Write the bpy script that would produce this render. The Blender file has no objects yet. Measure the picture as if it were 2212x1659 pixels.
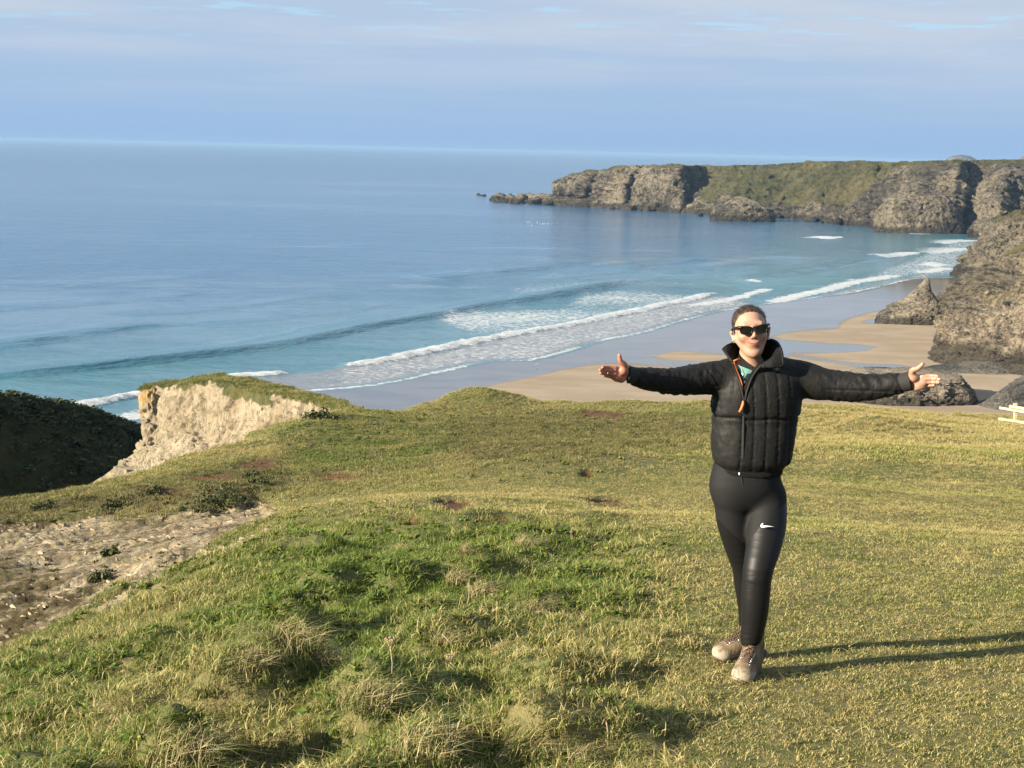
import bpy, math, random
import numpy as np
from mathutils import Vector, Matrix
from math import radians, sin, cos, pi

random.seed(7)
RNG = np.random.default_rng(11)
scene = bpy.context.scene
COL = scene.collection

# ------------------------------------------------------------------ camera
EYE = 62.0                        # metres above the sea
F = 3000.0                        # focal length in photo units (photo 2212 x 1659 units)
CX, CY = 1106.0, 829.5
PITCH, ROLL = radians(9.55), radians(1.35)
_f = np.array([0, cos(PITCH), -sin(PITCH)])
_u0 = np.array([0, sin(PITCH), cos(PITCH)])
_r0 = np.array([1.0, 0, 0])
_r = _r0 * cos(ROLL) + _u0 * sin(ROLL)
_u = -_r0 * sin(ROLL) + _u0 * cos(ROLL)
cam_data = bpy.data.cameras.new('camera')
cam_data.sensor_width = 36.0
cam_data.lens = 36.0 * F / 2212.0
cam_data.clip_start = 0.1
cam_data.clip_end = 120000.0
camera = bpy.data.objects.new('camera', cam_data)
COL.objects.link(camera)
camera.matrix_world = Matrix(((_r[0], _u[0], -_f[0], 0), (_r[1], _u[1], -_f[1], 0), (_r[2], _u[2], -_f[2], EYE), (0, 0, 0, 1)))
scene.camera = camera

def ray(px, py):
    px = np.asarray(px, float); py = np.asarray(py, float)
    return _f * F + np.multiply.outer(px - CX, _r) - np.multiply.outer(py - CY, _u)
def at_y(px, py, y):              # world point seen at a photo position at a given distance
    d = ray(px, py); k = np.asarray(y, float) / d[..., 1]
    return np.array([0, 0, EYE]) + d * k[..., None]
def at_z(px, py, z=0.0):          # world point seen at a photo position on a level
    d = ray(px, py); k = (np.asarray(z, float) - EYE) / d[..., 2]
    return np.array([0, 0, EYE]) + d * k[..., None]
def project(p):
    q = np.asarray(p, float) - np.array([0, 0, EYE])
    dz = q @ _f
    return CX + F * (q @ _r) / dz, CY - F * (q @ _u) / dz

# ------------------------------------------------------------------ world, sun, exposure
SUN_AZ = radians(205.0)           # direction towards the sun, counter-clockwise from +x
SUN_EL = radians(20.0)
world = bpy.data.worlds.new('World'); scene.world = world; world.use_nodes = True
def build_world():
    nt = world.node_tree; nt.nodes.clear()
    N = nt.nodes.new; L = nt.links.new
    out = N('ShaderNodeOutputWorld'); bg = N('ShaderNodeBackground')
    sky = N('ShaderNodeTexSky'); sky.sky_type = 'NISHITA'; sky.sun_disc = False
    sky.sun_elevation = SUN_EL; sky.sun_rotation = pi / 2 - SUN_AZ
    sky.air_density = 1.0; sky.dust_density = 0.6; sky.ozone_density = 2.0; sky.altitude = 60
    sc = N('ShaderNodeVectorMath'); sc.operation = 'SCALE'; sc.inputs['Scale'].default_value = 0.10
    L(sky.outputs[0], sc.inputs[0])
    # a thin broken sheet of cloud, laid out on a level plane high above
    tc = N('ShaderNodeTexCoord'); sep = N('ShaderNodeSeparateXYZ'); L(tc.outputs['Generated'], sep.inputs[0])
    mx = N('ShaderNodeMath'); mx.operation = 'MAXIMUM'; mx.inputs[1].default_value = 0.0; L(sep.outputs['Z'], mx.inputs[0])
    ad = N('ShaderNodeMath'); ad.operation = 'ADD'; ad.inputs[1].default_value = 0.035; L(mx.outputs[0], ad.inputs[0])
    dx = N('ShaderNodeMath'); dx.operation = 'DIVIDE'; L(sep.outputs['X'], dx.inputs[0]); L(ad.outputs[0], dx.inputs[1])
    dy = N('ShaderNodeMath'); dy.operation = 'DIVIDE'; L(sep.outputs['Y'], dy.inputs[0]); L(ad.outputs[0], dy.inputs[1])
    cb = N('ShaderNodeCombineXYZ'); L(dx.outputs[0], cb.inputs[0]); L(dy.outputs[0], cb.inputs[1])
    mp = N('ShaderNodeMapping'); mp.inputs['Scale'].default_value = (1.0, 1.35, 1); mp.inputs['Location'].default_value = (3.2, 1.7, 0)
    L(cb.outputs[0], mp.inputs[0])
    n1 = N('ShaderNodeTexNoise'); n1.inputs['Scale'].default_value = 1.7; n1.inputs['Detail'].default_value = 8; n1.inputs['Roughness'].default_value = 0.60
    L(mp.outputs[0], n1.inputs[0])
    n2 = N('ShaderNodeTexNoise'); n2.inputs['Scale'].default_value = 0.32; n2.inputs['Detail'].default_value = 4; L(mp.outputs[0], n2.inputs[0])
    r1 = N('ShaderNodeMapRange'); r1.interpolation_type = 'SMOOTHSTEP'
    r1.inputs['From Min'].default_value = 0.53; r1.inputs['From Max'].default_value = 0.65; L(n1.outputs[0], r1.inputs[0])   # gaps
    # cloud tone
    tone = N('ShaderNodeMix'); tone.data_type = 'RGBA'
    tone.inputs[6].default_value = (0.425, 0.540, 0.700, 1); tone.inputs[7].default_value = (0.515, 0.592, 0.700, 1)
    r2 = N('ShaderNodeMapRange'); r2.inputs['From Min'].default_value = 0.42; r2.inputs['From Max'].default_value = 0.58; L(n2.outputs[0], r2.inputs[0]); L(r2.outputs[0], tone.inputs[0])
    # the sheet thins into the blue of the distance at the horizon
    hz = N('ShaderNodeMapRange'); hz.interpolation_type = 'SMOOTHSTEP'; hz.inputs['From Min'].default_value = 0.0; hz.inputs['From Max'].default_value = 0.10; L(sep.outputs['Z'], hz.inputs[0])
    low = N('ShaderNodeMix'); low.data_type = 'RGBA'; low.inputs[6].default_value = (0.305, 0.468, 0.700, 1)
    L(hz.outputs[0], low.inputs[0]); L(tone.outputs[2], low.inputs[7])
    gapc = N('ShaderNodeMix'); gapc.data_type = 'RGBA'; gapc.inputs[7].default_value = (0.46, 0.70, 0.93, 1); gapc.inputs[0].default_value = 0.75
    L(sc.outputs[0], gapc.inputs[6])
    gm = N('ShaderNodeMath'); gm.operation = 'MULTIPLY'; L(r1.outputs[0], gm.inputs[0])
    hz2 = N('ShaderNodeMapRange'); hz2.interpolation_type = 'SMOOTHSTEP'; hz2.inputs['From Min'].default_value = 0.055; hz2.inputs['From Max'].default_value = 0.095; L(sep.outputs['Z'], hz2.inputs[0])
    L(hz2.outputs[0], gm.inputs[1])
    fin = N('ShaderNodeMix'); fin.data_type = 'RGBA'; L(gm.outputs[0], fin.inputs[0]); L(low.outputs[2], fin.inputs[6]); L(gapc.outputs[2], fin.inputs[7])
    L(fin.outputs[2], bg.inputs[0]); bg.inputs[1].default_value = 0.325
    L(bg.outputs[0], out.inputs[0])
build_world()
sun_data = bpy.data.lights.new('sun', 'SUN'); sun_data.energy = 5.0; sun_data.angle = radians(0.53); sun_data.color = (1.0, 0.88, 0.68)
sun = bpy.data.objects.new('sun', sun_data); COL.objects.link(sun)
SUN_DIR = np.array([cos(SUN_EL) * cos(SUN_AZ), cos(SUN_EL) * sin(SUN_AZ), sin(SUN_EL)])
sun.rotation_euler = Vector(SUN_DIR).to_track_quat('Z', 'Y').to_euler()
sun.location = (-30, -20, 90)
scene.view_settings.view_transform = 'Standard'; scene.view_settings.look = 'None'
scene.view_settings.exposure = 1.76; scene.view_settings.gamma = 1.0; scene.view_settings.use_curve_mapping = False
scene.render.engine = 'CYCLES'
scene.cycles.use_denoising = True
scene.cycles.max_bounces = 6; scene.cycles.diffuse_bounces = 3; scene.cycles.glossy_bounces = 3
scene.cycles.transparent_max_bounces = 8; scene.cycles.caustics_reflective = False; scene.cycles.caustics_refractive = False

# ------------------------------------------------------------------ numpy noise
def _hash(ix, iy, iz, s):
    h = (ix.astype(np.int64) * 374761393 + iy.astype(np.int64) * 668265263 + iz.astype(np.int64) * 2147483647 + s * 974634777) & 0xFFFFFFFF
    h = ((h ^ (h >> 13)) * 1274126177) & 0xFFFFFFFF
    h = ((h ^ (h >> 16)) * 2246822519) & 0xFFFFFFFF
    return (h ^ (h >> 15)) & 0xFFFFFFFF
def perlin(p, seed=0):
    p = np.asarray(p, float)
    i = np.floor(p); f = p - i; i = i.astype(np.int64)
    w = f * f * f * (f * (f * 6 - 15) + 10)
    out = np.zeros(p.shape[:-1])
    for c in range(8):
        o = np.array([c & 1, (c >> 1) & 1, (c >> 2) & 1])
        h = _hash(i[..., 0] + o[0], i[..., 1] + o[1], i[..., 2] + o[2], seed)
        a = (h & 1023) / 1023.0 * 2 * pi; b = ((h >> 10) & 1023) / 1023.0 * 2 - 1
        s = np.sqrt(np.maximum(0, 1 - b * b))
        d = f - o
        g = d[..., 0] * np.cos(a) * s + d[..., 1] * np.sin(a) * s + d[..., 2] * b
        k = np.ones_like(g)
        for q in range(3):
            k = k * (w[..., q] if o[q] else 1 - w[..., q])
        out += g * k
    return out * 1.5
def fbm(p, octaves=4, seed=0, gain=0.5, lac=2.03):
    p = np.asarray(p, float); a = 1.0; t = 0; out = 0
    for o in range(octaves):
        out = out + a * perlin(p + 17.3 * o, seed + o); t += a; a *= gain; p = p * lac
    return out / t
def ridged(p, octaves=4, seed=0, gain=0.5):
    p = np.asarray(p, float); a = 1.0; t = 0; out = 0
    for o in range(octaves):
        out = out + a * (1 - 2 * np.abs(perlin(p + 9.1 * o, seed + o))); t += a; a *= gain; p = p * 2.07
    return out / t
def worley(p, seed=0):
    """distance to nearest feature point, to the second, and a random value of the nearest cell"""
    p = np.asarray(p, float); i = np.floor(p).astype(np.int64)
    d1 = np.full(p.shape[:-1], 9.0); d2 = d1.copy(); v = np.zeros(p.shape[:-1])
    for a in (-1, 0, 1):
        for b in (-1, 0, 1):
            for c in (-1, 0, 1):
                jx, jy, jz = i[..., 0] + a, i[..., 1] + b, i[..., 2] + c
                h = _hash(jx, jy, jz, seed)
                q = np.stack([jx + (h & 1023) / 1023.0, jy + ((h >> 10) & 1023) / 1023.0, jz + ((h >> 20) & 1023) / 1023.0], -1)
                d = np.sqrt(((p - q) ** 2).sum(-1))
                near = d < d1
                d2 = np.where(near, d1, np.minimum(d2, d)); v = np.where(near, (_hash(jx, jy, jz, seed + 5) & 1023) / 1023.0, v); d1 = np.where(near, d, d1)
    return d1, d2, v
def pn(x, y, z=0.0, s=1.0):
    x, y, z = np.broadcast_arrays(np.asarray(x, float), np.asarray(y, float), np.asarray(z, float))
    return np.stack([x, y, z], -1) * s
def sstep(a, b, x):
    t = np.clip((np.asarray(x, float) - a) / (b - a), 0, 1); return t * t * (3 - 2 * t)
def lerp(a, b, t): return a + (b - a) * t

def seg_distance(P, pts):
    """signed distance of plan points to a polyline (left of travel positive), and arc position 0..1"""
    P = np.asarray(P, float)[..., :2]; pts = np.asarray(pts, float)[:, :2]
    best = np.full(P.shape[:-1], 1e12); sgn = np.ones(P.shape[:-1]); arc = np.zeros(P.shape[:-1])
    ln = np.sqrt(((pts[1:] - pts[:-1]) ** 2).sum(-1)); tot = ln.sum(); acc = 0
    for k in range(len(pts) - 1):
        a, b = pts[k], pts[k + 1]; ab = b - a
        t = np.clip(((P - a) @ ab) / (ab @ ab), 0, 1)
        q = P - (a + t[..., None] * ab)
        d = (q ** 2).sum(-1)
        m = d < best
        best = np.where(m, d, best)
        cr = ab[0] * (P[..., 1] - a[1]) - ab[1] * (P[..., 0] - a[0])
        sgn = np.where(m, np.sign(cr), sgn); arc = np.where(m, (acc + t * ln[k]) / tot, arc)
        acc += ln[k]
    return np.sqrt(best) * sgn, arc
def inside(px, py, poly):
    poly = np.asarray(poly, float); r = np.zeros(np.shape(px), bool); n = len(poly); j = n - 1
    for i in range(n):
        xi, yi = poly[i]; xj, yj = poly[j]
        if yi != yj:
            r ^= ((yi > py) != (yj > py)) & (px < (xj - xi) * (py - yi) / (yj - yi) + xi)
        j = i
    return r
def soft_inside(px, py, poly, w):
    poly = np.asarray(poly, float)
    d, _ = seg_distance(np.stack([px, py], -1), np.vstack([poly, poly[:1]]))
    d = np.abs(d) * np.where(inside(px, py, poly), 1, -1)
    return sstep(-w, w, d)
def smooth_line(pts, n=60):
    """resample a list of points with a Catmull-Rom curve"""
    P = np.asarray(pts, float); k = len(P)
    Q = np.vstack([2 * P[0] - P[1], P, 2 * P[-1] - P[-2]])
    out = []
    for t in np.linspace(0, k - 1, n):
        i = min(int(t), k - 2); u = t - i
        p0, p1, p2, p3 = Q[i], Q[i + 1], Q[i + 2], Q[i + 3]
        out.append(0.5 * ((2 * p1) + (p2 - p0) * u + (2 * p0 - 5 * p1 + 4 * p2 - p3) * u * u + (3 * p1 - p0 - 3 * p2 + p3) * u ** 3))
    return np.array(out)

# ------------------------------------------------------------------ objects
def link(o, parent=None):
    COL.objects.link(o)
    if parent is not None:
        o.parent = parent
    return o
def mesh_from(name, verts, faces, mat=None, smooth=True):
    me = bpy.data.meshes.new(name)
    v = np.ascontiguousarray(verts, dtype=np.float32).reshape(-1, 3)
    if isinstance(faces, np.ndarray):
        n, k = faces.shape
        me.vertices.add(len(v)); me.vertices.foreach_set('co', v.ravel())
        me.loops.add(n * k); me.loops.foreach_set('vertex_index', faces.astype(np.int32).ravel())
        me.polygons.add(n); me.polygons.foreach_set('loop_start', np.arange(0, n * k, k, dtype=np.int32))
        me.update(calc_edges=True); me.validate()
    else:
        me.from_pydata([tuple(map(float, q)) for q in v], [], [tuple(int(i) for i in f) for f in faces]); me.update()
    if smooth:
        me.polygons.foreach_set('use_smooth', np.ones(len(me.polygons), bool))
    if mat is not None:
        for m in (mat if isinstance(mat, (list, tuple)) else [mat]):
            me.materials.append(m)
    return me
def obj(name, me, parent=None):
    return link(bpy.data.objects.new(name, me), parent)
def empty(name, loc=(0, 0, 0)):
    o = bpy.data.objects.new(name, None); o.location = loc; o.empty_display_size = 0.2
    return link(o)
def tag(o, label=None, cat=None, group=None, kind=None):
    if label: o['label'] = label
    if cat: o['category'] = cat
    if group: o['group'] = group
    if kind: o['kind'] = kind
    return o
def attr(me, name, values):
    a = me.attributes.new(name, 'FLOAT', 'POINT'); a.data.foreach_set('value', np.ascontiguousarray(values, dtype=np.float32).ravel())
def grid_faces(nr, nc, wrap=False):
    i = np.arange(nr * nc).reshape(nr, nc)
    if wrap:
        i = np.hstack([i, i[:, :1]])
    return np.stack([i[:-1, :-1], i[:-1, 1:], i[1:, 1:], i[1:, :-1]], -1).reshape(-1, 4)
def sheet_normals(P):
    du = np.gradient(P, axis=1); dv = np.gradient(P, axis=0)
    n = np.cross(du, dv); return n / (np.linalg.norm(n, axis=-1, keepdims=True) + 1e-9)
class Soup:
    """collects boxes, tubes and lathes into one mesh"""
    def __init__(s): s.v = []; s.f = []
    def add(s, v, f):
        o = len(s.v); s.v += [tuple(q) for q in v]; s.f += [tuple(i + o for i in q) for q in f]; return s
    def tube(s, pts, r, seg=8, caps=True):
        P = [np.array(p, float) for p in pts]; n = len(P)
        rr = r if hasattr(r, '__len__') else [r] * n
        v = []; f = []; ref = np.array([0.03, 0.11, 1.0]); last = None
        for k in range(n):
            t = P[min(k + 1, n - 1)] - P[max(k - 1, 0)]; t = t / (np.linalg.norm(t) + 1e-12)
            if last is None:
                a = np.cross(t, ref if abs(t[2]) < 0.9 else np.array([1.0, 0, 0]))
            else:
                a = last - t * (last @ t)
            a = a / (np.linalg.norm(a) + 1e-12); last = a; b = np.cross(t, a)
            for j in range(seg):
                q = 2 * pi * j / seg; v.append(P[k] + rr[k] * (cos(q) * a + sin(q) * b))
        for k in range(n - 1):
            for j in range(seg):
                f.append((k * seg + j, k * seg + (j + 1) % seg, (k + 1) * seg + (j + 1) % seg, (k + 1) * seg + j))
        if caps:
            f.append(tuple(range(seg))[::-1]); f.append(tuple(range((n - 1) * seg, n * seg)))
        return s.add(v, f)
    def box(s, c, size, M=None, bevel=0.0):
        x, y, z = [q / 2 for q in size]; b = bevel
        if b <= 0:
            v = [(i, j, k) for i in (-x, x) for j in (-y, y) for k in (-z, z)]
            f = [(0, 1, 3, 2), (4, 6, 7, 5), (0, 4, 5, 1), (2, 3, 7, 6), (0, 2, 6, 4), (1, 5, 7, 3)]
        else:      # chamfered along x
            yz = [(-y + b, -z), (y - b, -z), (y, -z + b), (y, z - b), (y - b, z), (-y + b, z), (-y, z - b), (-y, -z + b)]
            v = [(-x, a, c2) for a, c2 in yz] + [(x, a, c2) for a, c2 in yz]
            f = [tuple(range(8))[::-1], tuple(range(8, 16))] + [(k, (k + 1) % 8, 8 + (k + 1) % 8, 8 + k) for k in range(8)]
        v = [np.array(q) for q in v]
        if M is not None: v = [np.array(M @ Vector(q)) for q in v]
        return s.add([q + np.array(c) for q in v], f)
    def mesh(s, name, mat=None, smooth=True): return mesh_from(name, np.array(s.v), s.f, mat, smooth)

# ------------------------------------------------------------------ materials
def srgb(r, g, b):
    f = lambda c: (c / 255.0 / 12.92) if c <= 10.3 else ((c / 255.0 + 0.055) / 1.055) ** 2.4
    return (f(r), f(g), f(b), 1.0)
ALBEDO = 0.86
class NT:
    def __init__(s, name):
        s.m = bpy.data.materials.new(name); s.m.use_nodes = True; s.t = s.m.node_tree; s.t.nodes.clear()
        s.out = s.t.nodes.new('ShaderNodeOutputMaterial'); s.p = s.t.nodes.new('ShaderNodeBsdfPrincipled')
        s.t.links.new(s.p.outputs[0], s.out.inputs[0])
        g = s.t.nodes.new('ShaderNodeNewGeometry'); s.pos = g.outputs['Position']; s.nrm = g.outputs['Normal']; s.geo = g
    def n(s, kind): return s.t.nodes.new('ShaderNode' + kind)
    def put(s, sock, v):
        if isinstance(v, bpy.types.NodeSocket): s.t.links.new(v, sock)
        elif v is not None: sock.default_value = v
    def math(s, op, a, b=None, c=None, clamp=False):
        n = s.n('Math'); n.operation = op; n.use_clamp = clamp; s.put(n.inputs[0], a); s.put(n.inputs[1], b); s.put(n.inputs[2], c); return n.outputs[0]
    def mapv(s, vec, scale=(1, 1, 1), rot=(0, 0, 0), loc=(0, 0, 0)):
        n = s.n('Mapping'); s.put(n.inputs[0], vec); n.inputs['Scale'].default_value = scale; n.inputs['Rotation'].default_value = rot; n.inputs['Location'].default_value = loc; return n.outputs[0]
    def noise(s, vec, scale=1.0, detail=3, rough=0.5, dist=0.0, col=False):
        n = s.n('TexNoise'); s.put(n.inputs['Vector'], vec); n.inputs['Scale'].default_value = scale; n.inputs['Detail'].default_value = detail
        n.inputs['Roughness'].default_value = rough; n.inputs['Distortion'].default_value = dist; return n.outputs[1 if col else 0]
    def voro(s, vec, scale=1.0, feature='F1', out='Distance', rnd=1.0):
        n = s.n('TexVoronoi'); n.feature = feature; s.put(n.inputs['Vector'], vec); n.inputs['Scale'].default_value = scale; n.inputs['Randomness'].default_value = rnd; return n.outputs[out]
    def ramp(s, v, lo, hi, a=0.0, b=1.0, smooth=True):
        n = s.n('MapRange'); n.interpolation_type = 'SMOOTHSTEP' if smooth else 'LINEAR'; s.put(n.inputs[0], v)
        n.inputs['From Min'].default_value = lo; n.inputs['From Max'].default_value = hi; n.inputs['To Min'].default_value = a; n.inputs['To Max'].default_value = b; return n.outputs[0]
    def mix(s, f, a, b, blend='MIX'):
        n = s.n('Mix'); n.data_type = 'RGBA'; n.blend_type = blend; s.put(n.inputs[0], f); s.put(n.inputs[6], a); s.put(n.inputs[7], b); return n.outputs[2]
    def attr(s, name):
        n = s.n('Attribute'); n.attribute_name = name; return n.outputs['Fac']
    def bump(s, h, strength=1.0, dist=0.1, normal=None):
        n = s.n('Bump'); s.put(n.inputs['Height'], h); s.put(n.inputs['Strength'], strength); n.inputs['Distance'].default_value = dist
        if normal is not None: s.put(n.inputs['Normal'], normal)
        return n.outputs[0]
    def xyz(s, v):
        n = s.n('SeparateXYZ'); s.put(n.inputs[0], v); return n.outputs
    def set(s, **k):
        names = dict(color='Base Color', rough='Roughness', metal='Metallic', spec='Specular IOR Level', normal='Normal', ior='IOR', coat='Coat Weight', sheen='Sheen Weight', sss='Subsurface Weight', trans='Transmission Weight', alpha='Alpha')
        for a, v in k.items():
            if a == 'color':      # all albedos share one calibration for the exposure
                if isinstance(v, bpy.types.NodeSocket): v = s.mix(1.0, v, (ALBEDO, ALBEDO, ALBEDO, 1), 'MULTIPLY')
                else: v = (v[0] * ALBEDO, v[1] * ALBEDO, v[2] * ALBEDO, 1)
            s.put(s.p.inputs[names[a]], v)
        return s.m
def flat(name, color, rough=0.6, **k):
    t = NT(name); return t.set(color=color, rough=rough, **k)
# ================================================================== far materials
def rock_material(name, dark, mid, light, scale=1.0, tilt=(0.25, 0.1, 0.0), stretch=5.0, lichen=None, wet_z=None, turf=None, bump=1.0, veins=0.35, plain=0.0):
    t = NT(name)
    v = t.mapv(t.pos, scale=(scale, scale, scale), rot=tilt)
    warp = t.noise(v, 0.7, 5, 0.6, col=True)
    vv = t.n('VectorMath'); vv.operation = 'MULTIPLY_ADD'; t.put(vv.inputs[0], warp); vv.inputs[1].default_value = (0.8, 0.8, 0.8); t.put(vv.inputs[2], v)
    st = t.noise(t.mapv(vv.outputs[0], scale=(0.35, 0.35, 0.5 * stretch)), 2.0, 8, 0.68)        # thin beds
    blk = t.noise(t.mapv(v, scale=(1.2, 1.2, 0.55), rot=(0.3, 0.5, 0.2)), 1.1, 6, 0.6, 0.8)         # joints across the beds
    big = t.noise(v, 0.25, 4, 0.6); fine = t.noise(vv.outputs[0], 4.5, 7, 0.75)
    c = t.mix(t.ramp(st, 0.40, 0.54), dark, mid)
    c = t.mix(t.ramp(t.math('ADD', t.math('MULTIPLY', big, 0.55), t.math('MULTIPLY', fine, 0.45)), 0.455, 0.545), c, light)
    if plain: c = t.mix(t.ramp(t.noise(v, 0.33, 3, 0.5), 0.38, 0.55, plain, 0.0), c, ((mid[0] + light[0]) / 2, (mid[1] + light[1]) / 2, (mid[2] + light[2]) / 2, 1))
    crack = t.ramp(t.math('ABSOLUTE', t.math('SUBTRACT', blk, 0.5)), 0.0, 0.022)
    c = t.mix(t.math('MULTIPLY', t.math('SUBTRACT', 1.0, crack), veins), c, (dark[0] * 0.5, dark[1] * 0.5, dark[2] * 0.5, 1))
    c = t.mix(t.ramp(fine, 0.36, 0.45, 0.75, 0.0), c, (dark[0] * 0.6, dark[1] * 0.6, dark[2] * 0.6, 1))
    if lichen:
        c = t.mix(t.math('MULTIPLY', t.ramp(t.noise(v, 0.5, 5, 0.65), 0.52, 0.62), t.attr('lichen')), c, lichen)
    if wet_z is not None:
        z = t.math('ADD', t.xyz(t.pos)[2], t.math('MULTIPLY', t.noise(v, 0.7, 3), -wet_z * 1.2))
        c = t.mix(t.ramp(z, wet_z * 0.2, wet_z * 0.75, 0.8, 0.0), c, (0.040, 0.036, 0.030, 1))
    h = t.math('ADD', t.math('MULTIPLY', st, 1.0), t.math('ADD', t.math('MULTIPLY', fine, 0.7), t.math('ADD', t.math('MULTIPLY', crack, 0.25), t.math('MULTIPLY', blk, 1.2))))
    if turf:
        tn = t.noise(t.pos, turf[2], 5, 0.65); tn2 = t.noise(t.pos, turf[2] * 0.13, 3, 0.6)
        tc = t.mix(t.ramp(t.math('ADD', t.math('MULTIPLY', tn, 0.5), t.math('MULTIPLY', tn2, 0.5)), 0.40, 0.60), turf[0], turf[1])
        f = t.ramp(t.math('ADD', t.attr('turf'), t.math('MULTIPLY', t.math('SUBTRACT', t.noise(t.pos, turf[2] * 0.5, 5, 0.7), 0.5), 1.3)), 0.40, 0.62)
        c = t.mix(f, c, tc)
    return t.set(color=c, rough=0.9, spec=0.2, normal=t.bump(h, 0.9 * bump, 0.6 / scale))

# ================================================================== the sea
SWASH = [(-900, 1080), (-300, 1010), (300, 905), (500, 862), (665, 846), (819, 831), (947, 804), (1059, 781), (1150, 779), (1235, 757), (1310, 735), (1390, 719), (1470, 695), (1566, 671), (1694, 652), (1790, 640), (1854, 631), (1930, 612), (1985, 601), (2060, 600), (2095, 585), (2140, 545), (2200, 520), (2600, 512)]
swash_line = at_z(*np.array(smooth_line(SWASH, 70)).T)[:, :2]
WAVES = [  # points, height, back width, front width
    ([(-500, 870), (-200, 838), (0, 818), (224, 796), (504, 763), (728, 723), (952, 681), (1150, 649), (1278, 627), (1374, 607), (1470, 594)], 2.5, 13, 3.6),
    ([(-400, 790), (0, 750), (140, 732), (280, 712), (420, 700)], 1.7, 13, 4.5),
    ([(880, 613), (979, 602), (1107, 588), (1235, 571), (1330, 562)], 2.3, 16, 5),
    ([(1330, 588), (1381, 581), (1438, 573), (1505, 567), (1560, 563)], 2.5, 14, 5),
    ([(1150, 607), (1230, 598), (1310, 590), (1400, 583)], 0.8, 14, 4.5),
    ([(1430, 599), (1486, 592), (1598, 581), (1680, 573)], 1.7, 14, 5),
    ([(1560, 623), (1649, 605), (1713, 592), (1758, 583), (1854, 564), (1960, 548)], 2.1, 14, 5),
    ([(1700, 632), (1790, 611), (1850, 600), (1960, 580), (2060, 560)], 0.8, 10, 4.0),
    ([(200, 690), (420, 672), (640, 645), (800, 628)], 0.55, 15, 6),
    ([(-300, 690), (0, 672), (260, 650), (480, 627)], 0.6, 16, 6),
    ([(1700, 560), (1780, 552), (1850, 545)], 0.8, 12, 5), ([(1480, 572), (1620, 560), (1760, 548)], 0.6, 12, 5),
    ([(300, 720), (600, 690), (900, 650)], 0.5, 14, 6), ([(-300, 640), (200, 610), (600, 580)], 0.5, 18, 8),
]
BREAKS = [  # white water lines: points, height, reach behind, strength
    ([(713, 797), (770, 790), (835, 780), (915, 764), (1011, 746), (1107, 725), (1235, 704), (1310, 687), (1406, 668), (1486, 650), (1562, 631)], 1.3, 4.2, 1.0),
    ([(430, 826), (480, 819), (530, 813), (628, 806)], 1.1, 4, 1.0),
    ([(170, 881), (235, 870), (300, 856), (330, 850)], 1.3, 6, 1.0),
    ([(210, 922), (260, 912), (310, 902), (360, 893)], 0.35, 9, 0.75),
    ([(1489, 664), (1598, 645), (1646, 631), (1676, 624)], 0.5, 3.5, 0.85),
    ([(1660, 656), (1707, 647), (1790, 628), (1854, 612), (1960, 595)], 0.8, 4.5, 0.9),
    ([(1905, 560), (1945, 554), (1985, 546)], 0.9, 6, 0.9), ([(1790, 517), (1820, 512)], 0.9, 8, 1.0),
    ([(2030, 577), (2045, 571)], 0.9, 7, 1.0), ([(2000, 590), (2070, 580)], 0.3, 8, 0.7),
    ([(2015, 548), (2060, 542), (2110, 538)], 0.2, 14, 0.62), ([(2040, 527), (2080, 522), (2125, 520)], 0.2, 12, 0.62), ([(1960, 505), (2010, 506)], 0.1, 6, 0.6),
    ([(1855, 611), (1890, 606)], 0.1, 7, 0.6), ([(1632, 613), (1650, 610)], 0.5, 5, 0.8),
]
def wline(pts, n=18): return at_z(*np.array(smooth_line(pts, n)).T)[:, :2]
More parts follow.
